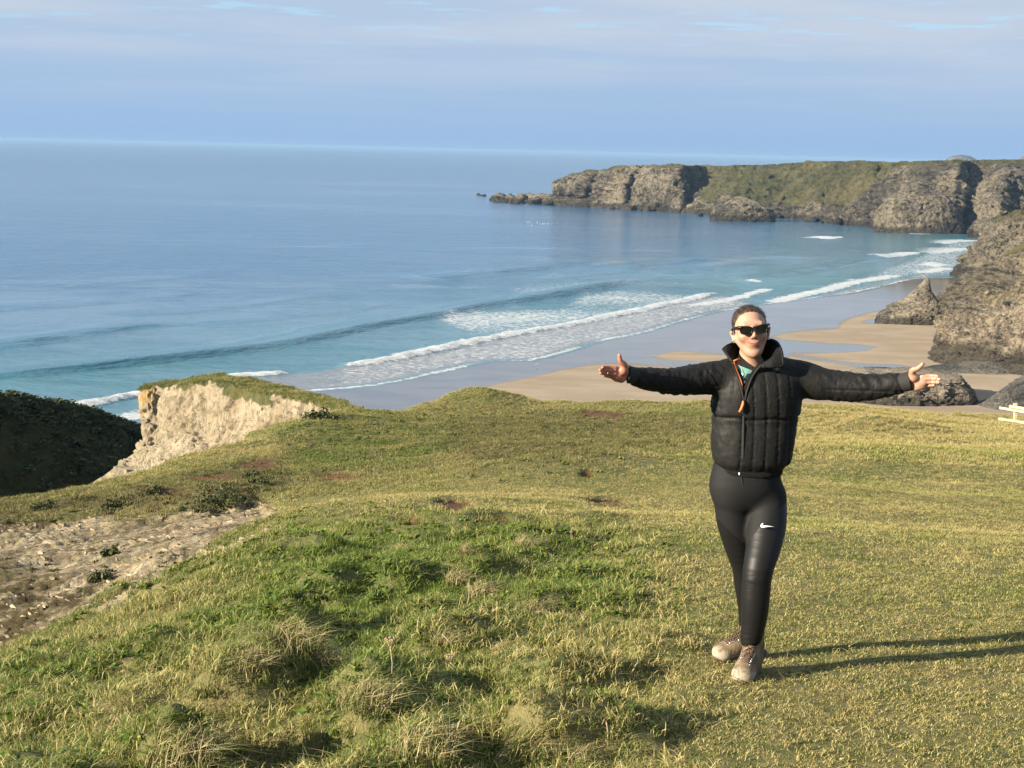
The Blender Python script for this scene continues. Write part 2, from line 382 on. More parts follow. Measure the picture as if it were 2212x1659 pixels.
def build_sea():
    nr, nc = 700, 480
    e = 0.9
    rows = (np.linspace(175.0 ** -e, 60000.0 ** -e, nr)) ** (-1 / e)
    cols = np.linspace(-0.95, 0.95, nc)
    Y = np.repeat(rows[:, None], nc, 1); X = Y * cols[None]
    P = np.stack([X, Y], -1); near = rows < 1500
    k = int(near.sum()); Q = P[:k]
    z = np.zeros((nr, nc)); foam = np.zeros((nr, nc)); shallow = np.zeros((nr, nc))
    zq = np.zeros((k, nc)); fq = np.zeros((k, nc))
    wob = 5.0 * perlin(pn(Q[..., 0], Q[..., 1], 0, 1 / 45.0), 3) + 1.6 * perlin(pn(Q[..., 0], Q[..., 1], 0, 1 / 9.0), 4)
    def window(L, m):
        a = L.min(0) - m; b = L.max(0) + m
        return np.nonzero(((Q[..., 0] > a[0]) & (Q[..., 0] < b[0]) & (Q[..., 1] > a[1]) & (Q[..., 1] < b[1])).ravel())[0]
    Qf = Q.reshape(-1, 2); wobf = wob.ravel(); zf = zq.ravel(); ff_ = fq.ravel()
    for pts, A, wb, wf in WAVES:
        L = wline(pts); ii = window(L, 75); d, s = seg_distance(Qf[ii], L); d = -(d + wobf[ii] * 0.5)
        scale = max(1.0, L[:, 1].mean() / 520.0)
        prof = np.where(d < 0, np.exp(-(d / (wb * scale)) ** 2), np.exp(-(d / (wf * scale)) ** 2))
        end = np.minimum(sstep(0, 0.18, s), 1 - sstep(0.8, 1.0, s))
        zf[ii] += A * prof * end * (0.8 + 0.35 * perlin(pn(s * 9, A * 5, 0), 8))
    sd, _ = seg_distance(Q, swash_line)
    for pts, A, rb, st in BREAKS:
        L = wline(pts); ii = window(L, 70); qq = Qf[ii]; d, s = seg_distance(qq, L); d = -(d + wobf[ii] * 0.35); d = d + 2.2 * fbm(pn(qq[..., 0], qq[..., 1], 0, 1 / 5.0), 4, 14) * max(1.0, L[:, 1].mean() / 420.0)
        scale = max(1.0, L[:, 1].mean() / 420.0)
        end = np.minimum(sstep(0, 0.05, s), 1 - sstep(0.93, 1.0, s)) * (np.abs(d) < 60)
        lump = 0.5 + 1.3 * np.abs(fbm(pn(qq[..., 0], qq[..., 1], 0, 1 / 2.6), 3, 5))
        prof = np.where(d < 0, np.exp(-(d / (5 * scale)) ** 2), np.exp(-(d / (1.0 * scale)) ** 2))
        zf[ii] += A * prof * end * lump
        w = rb * scale * (0.55 + 0.45 * sstep(0, 0.7, s) if rb > 8 else 1.0)
        f = np.where(d < 0, np.exp(-(d / w) ** 2 * 0.9), np.exp(-(d / (1.3 * scale)) ** 2)) * end * st
        ff_[ii] = np.maximum(ff_[ii], f)
    zq = zf.reshape(k, nc); fq = ff_.reshape(k, nc)
    px, py = project(np.stack([Q[..., 0], Q[..., 1], np.zeros_like(Q[..., 0])], -1))
    lace1 = soft_inside(px + 5 * wob, py + 1.6 * wob + 3 * fbm(pn(Q[..., 0], Q[..., 1], 0, 1 / 7.0), 3, 15), [(955, 694), (992, 676), (1043, 668), (1171, 664), (1246, 645), (1330, 624), (1400, 622), (1480, 632), (1545, 633), (1486, 652), (1310, 688), (1107, 726), (1004, 726), (974, 708)], 11)
    fq = np.maximum(fq, (0.44 + 0.16 * wob / 6) * lace1)
    lace3 = soft_inside(px, py, [(1080, 625), (1150, 608), (1260, 606), (1380, 606), (1500, 606), (1600, 612), (1500, 622), (1380, 618), (1250, 632), (1120, 640)], 8)
    fq = np.maximum(fq, 0.34 * lace3)
    fq = np.maximum(fq, 0.44 * soft_inside(px, py, [(1960, 560), (2060, 515), (2140, 515), (2130, 545), (2090, 582), (2050, 598), (1960, 600), (1900, 612), (1850, 605)], 14))
    # between the breakers and the sand the water is thin and laced with foam
    brk, bs = seg_distance(Q, wline([(430, 828), (628, 808), (713, 798), (915, 765), (1107, 726), (1310, 688), (1486, 652), (1562, 640), (1660, 660), (1790, 634), (1900, 612)], 60))
    run = sstep(2, -3, brk) * sstep(-2, 6, sd) * (px > 430) * (px < 2000)
    fq = np.maximum(fq, run * (0.33 + 0.08 * sstep(500, 950, px) + 0.05 * wob / 5) * sstep(520, 760, px + 40 * wob / 5))
    edge = np.exp(-((sd - 0.8 - 0.25 * wob) / 1.7) ** 2) * (px > 560)
    fq = np.maximum(fq, 0.80 * edge * (0.72 + 0.5 * perlin(pn(Q[..., 0], Q[..., 1], 0, 1 / 22.0), 9)))
    shal = np.exp(-np.maximum(sd, 0) / 130.0)
    thin = run * 0.9
    z[:k] = zq * sstep(-2, 10, sd) + 0.03
    z[k:] = 0.03
    z[:k] += (0.10 * fbm(pn(Q[..., 0], Q[..., 1], 0, 1 / 6.0), 3, 12) + 0.34 * fbm(pn(Q[..., 0] * 0.35 + Q[..., 1] * 0.12, Q[..., 1] - 0.25 * Q[..., 0], 0, 1 / 17.0), 3, 16)) * (Q[..., 1] < 1500) * sstep(0, 15, sd)
    foam[:k] = fq; shallow[:k] = shal
    V = np.stack([X, Y, z], -1)
    fc = grid_faces(nr, nc)
    keep_v = np.ones((nr, nc), bool); keep_v[:k] = sd > -2.5
    kv = keep_v.ravel(); fc = fc[kv[fc].all(1)]
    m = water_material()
    used = np.zeros(nr * nc, bool); used[fc.ravel()] = True; idx = np.cumsum(used) - 1
    me = mesh_from('sea', V.reshape(-1, 3)[used], idx[fc], m)
    attr(me, 'foam', foam.ravel()[used]); attr(me, 'shallow', shallow.ravel()[used])
    thin_all = np.zeros((nr, nc)); thin_all[:k] = thin; attr(me, 'thin', thin_all.ravel()[used])
    o = obj('sea', me); tag(o, 'calm blue sea with long swells breaking white along the beach', kind='structure')
def water_material():
    t = NT('sea_water')
    v = t.pos
    foam = t.attr('foam'); sh = t.attr('shallow'); thin = t.attr('thin')
    # ripples, smaller ones riding on longer ones, crests along the shore
    a = t.mapv(v, scale=(0.30, 0.55, 1), rot=(0, 0, radians(-12)))
    r1 = t.noise(a, 0.9, 5, 0.62); r2 = t.noise(t.mapv(v, scale=(0.055, 0.11, 1), rot=(0, 0, radians(-18))), 1.0, 4, 0.6)
    h = t.math('ADD', t.math('MULTIPLY', r1, 0.22), t.math('MULTIPLY', r2, 0.9))
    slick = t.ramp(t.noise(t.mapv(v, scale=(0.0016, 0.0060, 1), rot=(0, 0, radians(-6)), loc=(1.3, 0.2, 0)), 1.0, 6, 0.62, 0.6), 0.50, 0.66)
    dist = t.ramp(t.xyz(v)[1], 300, 4000, 1.0, 0.5)
    st = t.math('MULTIPLY', dist, t.math('SUBTRACT', 1.0, t.math('MULTIPLY', slick, 0.72)))
    bump = t.bump(h, t.math('MULTIPLY', st, 1.0), 1.6)
    deep = (0.028, 0.104, 0.222, 1); teal = (0.050, 0.165, 0.200, 1); sandy = (0.19, 0.185, 0.19, 1)
    c = t.mix(t.ramp(sh, 0.0, 0.75), deep, teal)
    c = t.mix(t.math('MULTIPLY', t.ramp(t.noise(t.mapv(v, scale=(0.002, 0.006, 1)), 1.0, 4), 0.40, 0.62), 0.35), c, (0.020, 0.085, 0.160, 1))
    painted_sheen = t.ramp(t.noise(t.mapv(v, scale=(0.0042, 0.022, 1), rot=(0, 0, radians(-5)), loc=(4.1, 2.2, 0)), 1.0, 8, 0.66, 1.1), 0.55, 0.70)
    c = t.mix(t.math('MULTIPLY', t.math('MAXIMUM', painted_sheen, t.math('MULTIPLY', slick, 0.7)), 0.55), c, (0.125, 0.205, 0.275, 1))  # paler base colour stands in for brighter sky reflection along the slicks
    c = t.mix(thin, c, sandy)
    f1 = t.noise(t.mapv(v, scale=(0.42, 0.60, 0.5), rot=(0, 0, -0.35)), 1.0, 8, 0.80, 0.5)
    lace = t.voro(t.mapv(v, scale=(0.32, 0.42, 0.3)), 1.0, 'DISTANCE_TO_EDGE')
    pat = t.math('ADD', t.math('MULTIPLY', f1, 1.05), t.ramp(lace, 0.0, 0.30, 0.14, -0.04))
    ff = t.ramp(t.math('SUBTRACT', t.math('ADD', foam, pat), 1.0), -0.06, 0.20)
    ff = t.math('MULTIPLY', ff, t.ramp(foam, 0.05, 0.25))
    fc = t.mix(t.ramp(f1, 0.35, 0.65), (0.38, 0.42, 0.46, 1), (0.62, 0.63, 0.63, 1))
    c = t.mix(ff, c, fc)
    rough = t.math('ADD', t.math('MULTIPLY', ff, 0.55), t.ramp(t.xyz(v)[1], 300, 4000, 0.10, 0.22))
    fb = t.bump(f1, t.math('MULTIPLY', ff, 0.9), 0.8, bump)
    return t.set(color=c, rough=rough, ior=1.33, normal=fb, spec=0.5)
build_sea()

# ================================================================== the beach
DRY = [(1668, 727), (1700, 719), (1733, 715), (1809, 709), (1824, 691), (1885, 674), (1923, 668), (2040, 657), (2300, 640), (2300, 1000), (800, 1000), (850, 905), (883, 879), (1011, 843), (1139, 816), (1210, 799), (1278, 788), (1340, 785), (1420, 791), (1530, 800), (1640, 806), (1710, 790), (1700, 765), (1720, 745), (1690, 735)]
DRY_TONGUE = [(1408, 770), (1440, 762), (1470, 758), (1545, 764), (1600, 772), (1600, 782), (1540, 781), (1470, 780), (1430, 776)]
POOLS = [[(1640, 742), (1672, 733), (1778, 742), (1862, 746), (1892, 751), (1866, 758), (1790, 762), (1691, 762), (1640, 757)],
         [(1690, 762), (1714, 766), (1771, 776), (1847, 785), (1942, 789), (2022, 803), (2010, 810), (1904, 809), (1885, 798), (1809, 784), (1733, 773)],
         [(2018, 726), (2036, 717), (2060, 714), (2060, 724), (2036, 733)], [(1860, 697), (1880, 690), (1930, 694), (1900, 700)]]
def build_beach():
    nr, nc = 330, 420
    rows = np.linspace(190.0 ** -1, 1150.0 ** -1, nr) ** -1
    cols = np.linspace(-0.75, 0.75, nc)
    Y = np.repeat(rows[:, None], nc, 1); X = Y * cols[None]; Q = np.stack([X, Y], -1)
    sd, _ = seg_distance(Q, swash_line)
    z = np.where(sd < 0, -sd * 0.010, -sd * 0.05)
    z = np.minimum(z, 1.6)
    px, py = project(np.stack([X, Y, np.maximum(z, 0)], -1))
    wv = 5 * perlin(pn(X, Y, 0, 1 / 16.0), 31) + 2.0 * perlin(pn(X, Y, 0, 1 / 4.0), 32)
    wsc = 420.0 / Y
    dry = np.maximum(soft_inside(px, py + wv * wsc * 0.5, DRY, 3.5), soft_inside(px, py + wv * wsc * 0.4, DRY_TONGUE, 3.0))
    pool = np.zeros_like(X)
    for p in POOLS: pool = np.maximum(pool, soft_inside(px, py + wv * wsc * 0.25, p, 1.8))
    dry = dry * (1 - pool)
    z = z + 0.07 * dry * (1 + fbm(pn(X, Y, 0, 1 / 7.0), 3, 33)) + np.maximum(0, -sd - 150) * 0.03
    me = mesh_from('beach', np.stack([X, Y, z], -1), grid_faces(nr, nc), sand_material())
    attr(me, 'dry', dry); attr(me, 'pool', pool)
    tag(obj('beach', me), 'wide sandy beach with wet sheen and shallow pools', kind='structure')
def sand_material():
    t = NT('beach_sand'); v = t.pos
    dry = t.attr('dry'); pool = t.attr('pool')
    n = t.noise(t.mapv(v, scale=(0.05, 0.09, 1)), 1.0, 5, 0.6); n2 = t.noise(v, 1.6, 4, 0.6)
    dc = t.mix(t.ramp(n, 0.35, 0.65), (0.262, 0.208, 0.148, 1), (0.316, 0.254, 0.185, 1))
    dc = t.mix(t.ramp(t.noise(t.mapv(v, scale=(0.018, 0.12, 1), rot=(0, 0, 0.35)), 1.0, 4), 0.52, 0.70, 0, 0.45), dc, (0.228, 0.178, 0.126, 1))
    wc = t.mix(t.ramp(n, 0.40, 0.60), (0.100, 0.098, 0.102, 1), (0.140, 0.128, 0.124, 1))
    c = t.mix(dry, wc, dc); c = t.mix(pool, c, (0.11, 0.115, 0.12, 1))
    streak = t.noise(t.mapv(v, scale=(0.035, 0.22, 1), rot=(0, 0, 0.42)), 1.0, 4, 0.6)
    wr = t.ramp(streak, 0.35, 0.72, 0.02, 0.09)
    r = t.n('Mix'); t.put(r.inputs[0], dry); t.put(r.inputs[2], wr); r.inputs[3].default_value = 0.85
    r2 = t.n('Mix'); t.put(r2.inputs[0], pool); t.put(r2.inputs[2], r.outputs[0]); r2.inputs[3].default_value = 0.03
    rip = t.noise(t.mapv(v, scale=(0.5, 1.6, 1), rot=(0, 0, 0.3)), 1.0, 4, 0.6)
    nb = t.bump(t.math('ADD', rip, t.math('MULTIPLY', n2, 0.3)), t.math('MULTIPLY', t.math('SUBTRACT', 1.0, pool), t.ramp(dry, 0, 1, 0.06, 0.35)), 0.12)
    sp = t.n('Mix'); t.put(sp.inputs[0], dry); sp.inputs[2].default_value = 0.5; sp.inputs[3].default_value = 0.12
    return t.set(color=c, rough=r2.outputs[0], normal=nb, spec=sp.outputs[0], ior=1.45)
build_beach()

# ================================================================== cliff sheets
def cliff_sheet(keys, ncol, nrow_face, shore_w, shore_h, power, plateau, nplat=24, base_z=0.0, seed=0, amp=(8, 3), freq=(1 / 40.0, 1 / 9.0), inland=(0.2, 1.0), aniso=0.55, slope_cols=None, carve=None, plat_drop=0.02, ribs=None, terrace=0.0, ledge=None):
    """columns from (base px, base py, top px, top py, setback); rows: under water, shore shelf, face, plateau"""
    K = np.array(keys, float)
    s = np.linspace(0, len(K) - 1, ncol); ks = np.arange(len(K))
    I = [np.interp(s, ks, K[:, j]) for j in range(5)]
    B = at_z(I[0], I[1], base_z)
    inl = np.array([inland[0], inland[1], 0.0]); inl /= np.linalg.norm(inl)
    T = at_y(I[2], I[3], B[:, 1] + I[4])
    P = []; kind = []
    P.append(B - inl * 4 + np.array([0, 0, -6.0])); kind.append(-0.1)
    nsh = max(4, int(nrow_face * 0.22)) if shore_h > 0 else 1
    for a in np.linspace(0, 1, nsh):
        q = B + inl * shore_w * a; q[:, 2] = base_z + shore_h * (a ** 0.6) - 1.0 * (a == 0); P.append(q); kind.append(a * 0.2)
    S = P[-1].copy()
    for a in np.linspace(0, 1, nrow_face)[1:]:
        pw = power if slope_cols is None else np.interp(s, ks, slope_cols)
        o = a ** pw
        q = S + (T - S) * np.asarray(o)[..., None] if np.ndim(o) else S + (T - S) * o
        q[:, 2] = S[:, 2] + (T[:, 2] - S[:, 2]) * (1 - (1 - a) ** 1.15); P.append(q); kind.append(0.2 + 0.8 * a)
    for a in np.linspace(0, 1, nplat)[1:]:
        q = T + inl * plateau * a ** 1.4; q[:, 2] = T[:, 2] - plat_drop * plateau * a ** 1.4 - (14 * (a > 0.999)); P.append(q); kind.append(1 + a)
    P = np.array(P); kind = np.array(kind)[:, None] * np.ones((1, ncol))
    if ribs is not None:
        dpt = np.interp(I[0], ribs[:, 0], ribs[:, 1])[None] * sstep(-0.05, 0.15, kind) * (1 - 0.75 * sstep(0.85, 1.02, kind))
        P = P + inl * dpt[..., None]
    env = sstep(-0.1, 0.06, kind) * (1 - 0.93 * sstep(0.90, 1.06, kind))
    n = sheet_normals(P); flip = np.sign((n @ np.array([0, -1, 0.3]))); n = n * np.where(flip == 0, 1, flip)[..., None]
    w = P * np.array([1, 1, aniso])
    d = amp[0] * (0.75 * ridged(w * freq[0], 4, seed) + 0.5 * fbm(w * freq[0] * 0.5, 3, seed + 9)) + amp[1] * fbm(w * freq[1], 4, seed + 3)
    if carve is not None: d = d + carve(P, kind, s)
    push = n * np.array([1, 1, 0.6])
    c1, c2, cv = worley(w * freq[1] * 1.3, seed + 2)
    d = d + amp[1] * 0.45 * (cv - 0.5) * (kind < 1.0) + amp[1] * 0.40 * ridged(w * freq[1] * 3.1, 3, seed + 7) * (kind < 1.0) + amp[1] * 0.65 * ridged(np.stack([w[..., 0] * 0.35, w[..., 1] * 0.35, (P[..., 2] + 0.25 * P[..., 0]) * 2.2], -1) * freq[1], 3, seed + 6) * (kind < 1.0)
    if ledge is not None:
        lz = (P[..., 2] + 0.16 * P[..., 0] + 0.1 * P[..., 1] + ledge[0] * 0.9 * fbm(P / (ledge[0] * 5.0), 3, seed + 31)) / ledge[0]; lf = lz - np.floor(lz)
        lh = perlin(np.stack([np.floor(lz), P[..., 0] / (ledge[0] * 7), P[..., 1] / (ledge[0] * 7)], -1) * 0.77, seed + 32)
        d = d + ledge[1] * (sstep(0.0, 0.12, lf) * (1 - 0.75 * lf) + 0.9 * lh) * (kind < 1.0)
    if terrace > 0:
        q = d / terrace; fl = np.floor(q); fr = q - fl; d = lerp(d, terrace * (fl + sstep(0.36, 0.64, fr)), 0.8)
    P2 = P + push * (d * env)[..., None]
    return P2, kind, s
def add_sheet(name, P, mat, parent=None, smooth=False, **attrs):
    nr, nc = P.shape[:2]
    me = mesh_from(name, P.reshape(-1, 3), grid_faces(nr, nc), mat, smooth)
    for k, v in attrs.items(): attr(me, k, np.broadcast_to(v, (nr, nc)))
    return obj(name, me, parent)

HEAD_MAT = rock_material('headland_rock', (0.036, 0.034, 0.030, 1), (0.130, 0.116, 0.090, 1), (0.300, 0.255, 0.185, 1), scale=0.062, stretch=3.5, wet_z=5.0,
                         turf=((0.085, 0.088, 0.036, 1), (0.180, 0.158, 0.078, 1), 0.05), bump=1.2)
def build_headland():
    keys = [(1222, 437, 1232, 378, 6), (1200, 439, 1206, 392, 6), (1192, 442, 1201, 388, 12), (1207, 444, 1244, 375, 26), (1262, 447, 1300, 369, 34), (1320, 450, 1352, 361, 38), (1380, 454, 1425, 359, 46), (1436, 457, 1478, 357.5, 62),
            (1462, 459, 1500, 357.5, 150), (1492, 461, 1528, 358, 210), (1520, 464, 1552, 360, 190), (1560, 467, 1590, 361, 165), (1640, 469, 1642, 361, 150), (1690, 470, 1703, 357, 150), (1760, 477, 1762, 353, 140), (1827, 485, 1842, 351, 125), (1900, 493, 1920, 350, 110),
            (1978, 501, 2000, 349, 110), (2050, 504, 2066, 348, 110), (2084, 506, 2098, 347.5, 190), (2112, 508, 2130, 347, 190), (2150, 510, 2182, 346.5, 130), (2240, 510, 2262, 346, 120), (2420, 505, 2450, 344, 120), (2700, 500, 2750, 342, 120)]
    slope = [2.2, 2.2, 2.2, 2.2, 2.4, 2.4, 2.2, 2.0, 1.5, 1.2, 1.0, 1.0, 1.0, 1.0, 1.05, 1.15, 1.3, 1.5, 1.5, 1.4, 1.4, 1.4, 1.4, 1.4, 1.4]
    gentle = [0, 0, 0, 0, 0, 0, 0, 0, 0.1, 0.5, 0.9, 1, 1, 1, 1, 0.8, 0.35, 0.1, 0, 0, 0, 0.1, 0.2, 0.3, 0.3]
    def carve(P, kind, s):
        g = np.interp(s, np.arange(len(gentle)), gentle)[None]
        low = 1 - sstep(0.30, 0.5, kind)
        base = -5 * ridged(pn(P[..., 0], P[..., 1], 0, 1 / 55.0), 3, 77) * (1 - g)
        shelf = 5.0 * fbm(P / 9.0, 4, 61) * low * (kind < 0.5)
        return base + shelf
    P, kind, s = cliff_sheet(keys, 760, 96, 26, 7.0, 1.5, 420, seed=21, amp=(7, 5.5), freq=(1 / 60.0, 1 / 17.0), slope_cols=slope, carve=carve, aniso=0.5, terrace=5.0, ledge=(8.5, 2.6), ribs=np.array([(1190, 0), (1250, -3), (1262, 4), (1340, -7), (1349, 10), (1385, 2), (1440, -6), (1464, -10), (1474, 26), (1535, 10), (1600, 0), (1700, -2), (1775, -3), (1785, 3), (1872, -8), (1884, 10), (1915, -2), (1960, -6), (2068, -12), (2080, 26), (2108, 20), (2138, -10), (2200, 4), (2260, 0), (2700, 0)], float))
    g = np.interp(s, np.arange(len(gentle)), gentle)[None]
    tn = fbm(P / 60.0, 4, 40)
    turf = np.maximum(sstep(0.80, 0.97, kind + 0.2 * tn), sstep(0.20, 0.48, kind + 0.45 * tn) * g * 1.0) + 0.35 * tn * (kind > 0.4)
    turf = turf + 0.42 * sstep(0.45, 0.9, kind + 0.3 * tn) * sstep(13, 17, s)[None] - 0.25 * sstep(15.5, 17, s)[None] * (kind < 0.9)
    o = add_sheet('headland', P, HEAD_MAT, turf=turf, lichen=np.zeros_like(kind))
    tag(o, 'long rocky headland with turf top closing the far side of the bay', kind='structure')
    return o
headland = build_headland()

# ------------------------------------------------------------------ rocks
def rock_rings(left, right, Y, depth=0.8, rows=70, segs=110, seed=1, amp=0.08, back=0.3, zbase=-1.5, power=2.4, strata=0.35, tilt=(0.25, 0.1), cell=0.35):
    """a rock from its left and right outline at distance Y (px), as a stack of rounded rings, roughened"""
    Lw = at_y(*np.array(left, float).T, Y); Rw = at_y(*np.array(right, float).T, Y)
    top = max(Lw[:, 2].max(), Rw[:, 2].max())
    zz = zbase + (top - zbase) * np.linspace(0, 1, rows) ** 0.9
    lo = np.argsort(Lw[:, 2]); ro = np.argsort(Rw[:, 2])
    xl = np.interp(zz, Lw[lo, 2], Lw[lo, 0]); xr = np.interp(zz, Rw[ro, 2], Rw[ro, 0])
    xr = np.maximum(xr, xl + 0.05)
    c = (xl + xr) / 2; hw = (xr - xl) / 2; W = hw.max()
    th = np.linspace(0, 2 * pi, segs, endpoint=False)
    ct, sn = np.cos(th), np.sin(th)
    r = (np.abs(ct) ** power + np.abs(sn) ** power) ** (-1 / power)
    hd = np.minimum(hw * depth * 1.25, W * depth) if depth < 3 else np.full_like(hw, depth)
    X = c[:, None] + hw[:, None] * (r * ct)[None]; Yv = Y + back * W * (zz - zz[0])[:, None] / (top - zz[0]) + hd[:, None] * (r * sn)[None]
    Z = np.repeat(zz[:, None], segs, 1)
    P = np.stack([X, Yv, Z], -1)
    ctr = np.stack([np.repeat(c[:, None], segs, 1), np.full_like(X, Y), Z], -1)
    out = P - ctr; out[..., 2] = 0; ln = np.linalg.norm(out, axis=-1, keepdims=True); out = out / np.maximum(ln, 1e-6)
    q = P / W
    ql = q + np.array([tilt[0], tilt[1], 0]) * q[..., 2:3]
    c1, c2, cv = worley(ql * np.array([1, 1, 1.5]) / cell, seed)
    lay = ridged(np.stack([ql[..., 0] * 0.8, ql[..., 1] * 0.8, (q[..., 2] + tilt[0] * q[..., 0]) * 7], -1), 3, seed + 4)
    d = amp * W * (0.9 * fbm(q * 1.6, 4, seed) + 0.5 * (cv - 0.5) + 0.9 * ridged(q * 2.6, 4, seed + 6) * 0.6 + 0.5 * fbm(q * 7, 4, seed + 2) + 0.45 * ridged(q * 9, 3, seed + 12) + strata * lay)
    stp = 0.055 * W; qq = d / stp; fl = np.floor(qq); d = lerp(d, stp * (fl + sstep(0.36, 0.64, qq - fl)), 0.75)
    lim = np.minimum(1.0, hw / (0.55 * W))[:, None]
    P = P + out * (d * lim)[..., None]
    P[..., 2] += 0.35 * amp * W * fbm(q * 3.0, 3, seed + 8) * lim * (zz > zz[0] + 0.5)[:, None]
    cap = np.array([[c[-1], P[-1, :, 1].mean(), top + 0.02 * W]])
    V = np.vstack([P.reshape(-1, 3), cap]); f = [tuple(x) for x in grid_faces(rows, segs, True)]
    k = (rows - 1) * segs
    f += [(k + j, k + (j + 1) % segs, rows * segs) for j in range(segs)]
    return V, f
def rock_obj(name, V, f, mat, parent=None, lichen=None):
    me = mesh_from(name, V, f, mat, False)
    attr(me, 'lichen', np.zeros(len(V)) if lichen is None else lichen)
    return obj(name, me, parent)
STACK_MAT = rock_material('stack_slate', (0.036, 0.034, 0.031, 1), (0.145, 0.128, 0.104, 1), (0.315, 0.268, 0.202, 1), scale=0.20, stretch=6.0, wet_z=3.0, lichen=(0.30, 0.22, 0.05, 1), bump=1.0)
CLIFF_MAT = rock_material('beach_cliff_slate', (0.046, 0.042, 0.036, 1), (0.195, 0.168, 0.128, 1), (0.39, 0.325, 0.235, 1), scale=0.16, stretch=7.0, tilt=(0.10, -0.16, 0), wet_z=7.0, lichen=(0.25, 0.195, 0.055, 1),
                          turf=((0.075, 0.085, 0.030, 1), (0.180, 0.150, 0.060, 1), 0.25), bump=1.1)
DARK_ROCK = rock_material('wet_dark_slate', (0.030, 0.029, 0.028, 1), (0.082, 0.078, 0.072, 1), (0.17, 0.155, 0.13, 1), scale=0.35, stretch=4.0, bump=1.0)
def build_stacks():
    V, f = rock_rings([(1899, 697), (1900, 684), (1906, 677), (1918, 671), (1923, 663), (1934, 657), (1947, 653), (1958, 649), (1964, 643), (1973, 634), (1983, 624), (1994, 613), (2003, 603)],
                      [(2044, 697), (2043, 684), (2036, 677), (2031, 664), (2026, 651), (2019, 639), (2013, 629), (2012, 616), (2011, 604)], 528, 0.75, 110, seed=3, amp=0.062, back=0.2)
    tag(rock_obj('sea_stack', V, f, STACK_MAT, lichen=0.15 * np.ones(len(V))), 'tall pointed horn of dark slate rising from wet sand beside the cliff', 'sea stack')
    V, f = rock_rings([(2022, 662), (2024, 640), (2032, 634), (2040, 633)], [(2095, 662), (2092, 640), (2080, 634), (2060, 633)], 590, 0.6, 40, 80, seed=5, amp=0.10)
    tag(rock_obj('beach_rock', V, f, STACK_MAT), 'low flat-topped rock behind the pointed sea stack', 'rock')
    V, f = rock_rings([(1822, 872), (1826, 845), (1838, 826), (1856, 815), (1880, 806), (1925, 803)],
                      [(2092, 872), (2090, 850), (2087, 838), (2074, 826), (2066, 812), (2040, 808), (1985, 803)], 352, 0.55, 64, 130, seed=8, amp=0.10, back=0.15, power=3.0, strata=0.7, tilt=(0.9, 0.1), cell=0.28)
    tag(rock_obj('beach_rock', V, f, STACK_MAT), 'big rounded slate block on dry sand casting a long shadow', 'rock')
    V, f = rock_rings([(2100, 892), (2125, 878), (2160, 868), (2185, 848), (2215, 828), (2260, 800), (2300, 792)], [(2560, 900), (2540, 860), (2480, 820), (2400, 792), (2340, 788)], 344, 0.4, 50, 120, seed=12, amp=0.06, back=0.1)
    tag(rock_obj('beach_rock', V, f, DARK_ROCK), 'long black slate spine sloping onto the sand beyond the fence', 'rock')
    small = [(2040, 880, 18, 6, 'flat dark rock lying on sand left of the black spine'), (2081, 876, 40, 18, 'squat grey rock next to the black spine'), (2009, 884, 10, 4, 'small dark stone half sunk in sand near the cliff-top grass'),
             (2125, 852, 16, 3, 'low ledge of rock in the shadow on the sand'), (2045, 692, 26, 11, 'dark boulder at the foot of the pointed sea stack'), (1908, 700, 16, 4, 'low rock at the left foot of the pointed sea stack'),
             (2020, 778, 22, 12, 'dark rock at the toe of the tall beach cliff'), (2148, 874, 20, 4, 'thin rock slab beside the black spine')]
    for k, (px, py, w, h, lab) in enumerate(small):
        Yd = at_z(px, py, 0.6)[1]
        V, f = rock_rings([(px - w * .55, py + 2), (px - w * .5, py - h * .4), (px - w * .2, py - h)], [(px + w * .55, py + 2), (px + w * .45, py - h * .5), (px + w * .1, py - h)], Yd, 0.8, 18, 32, seed=30 + k, amp=0.13, zbase=-0.3)
        tag(rock_obj('small_rock', V, f, DARK_ROCK), lab, 'rock', 'small rocks on the beach')
    # low reef ledge running out from the foot of the cliff
    V, f = rock_rings([(1995, 800), (2030, 797), (2100, 790)], [(2330, 838), (2310, 815), (2280, 800)], at_z(2120, 815, 0)[1], 0.22, 22, 160, seed=44, amp=0.03, zbase=-0.6, strata=1.2)
    tag(rock_obj('rock_ledge', V, f, DARK_ROCK), 'low dark reef ledge at the foot of the tall beach cliff', 'rock ledge')
build_stacks()

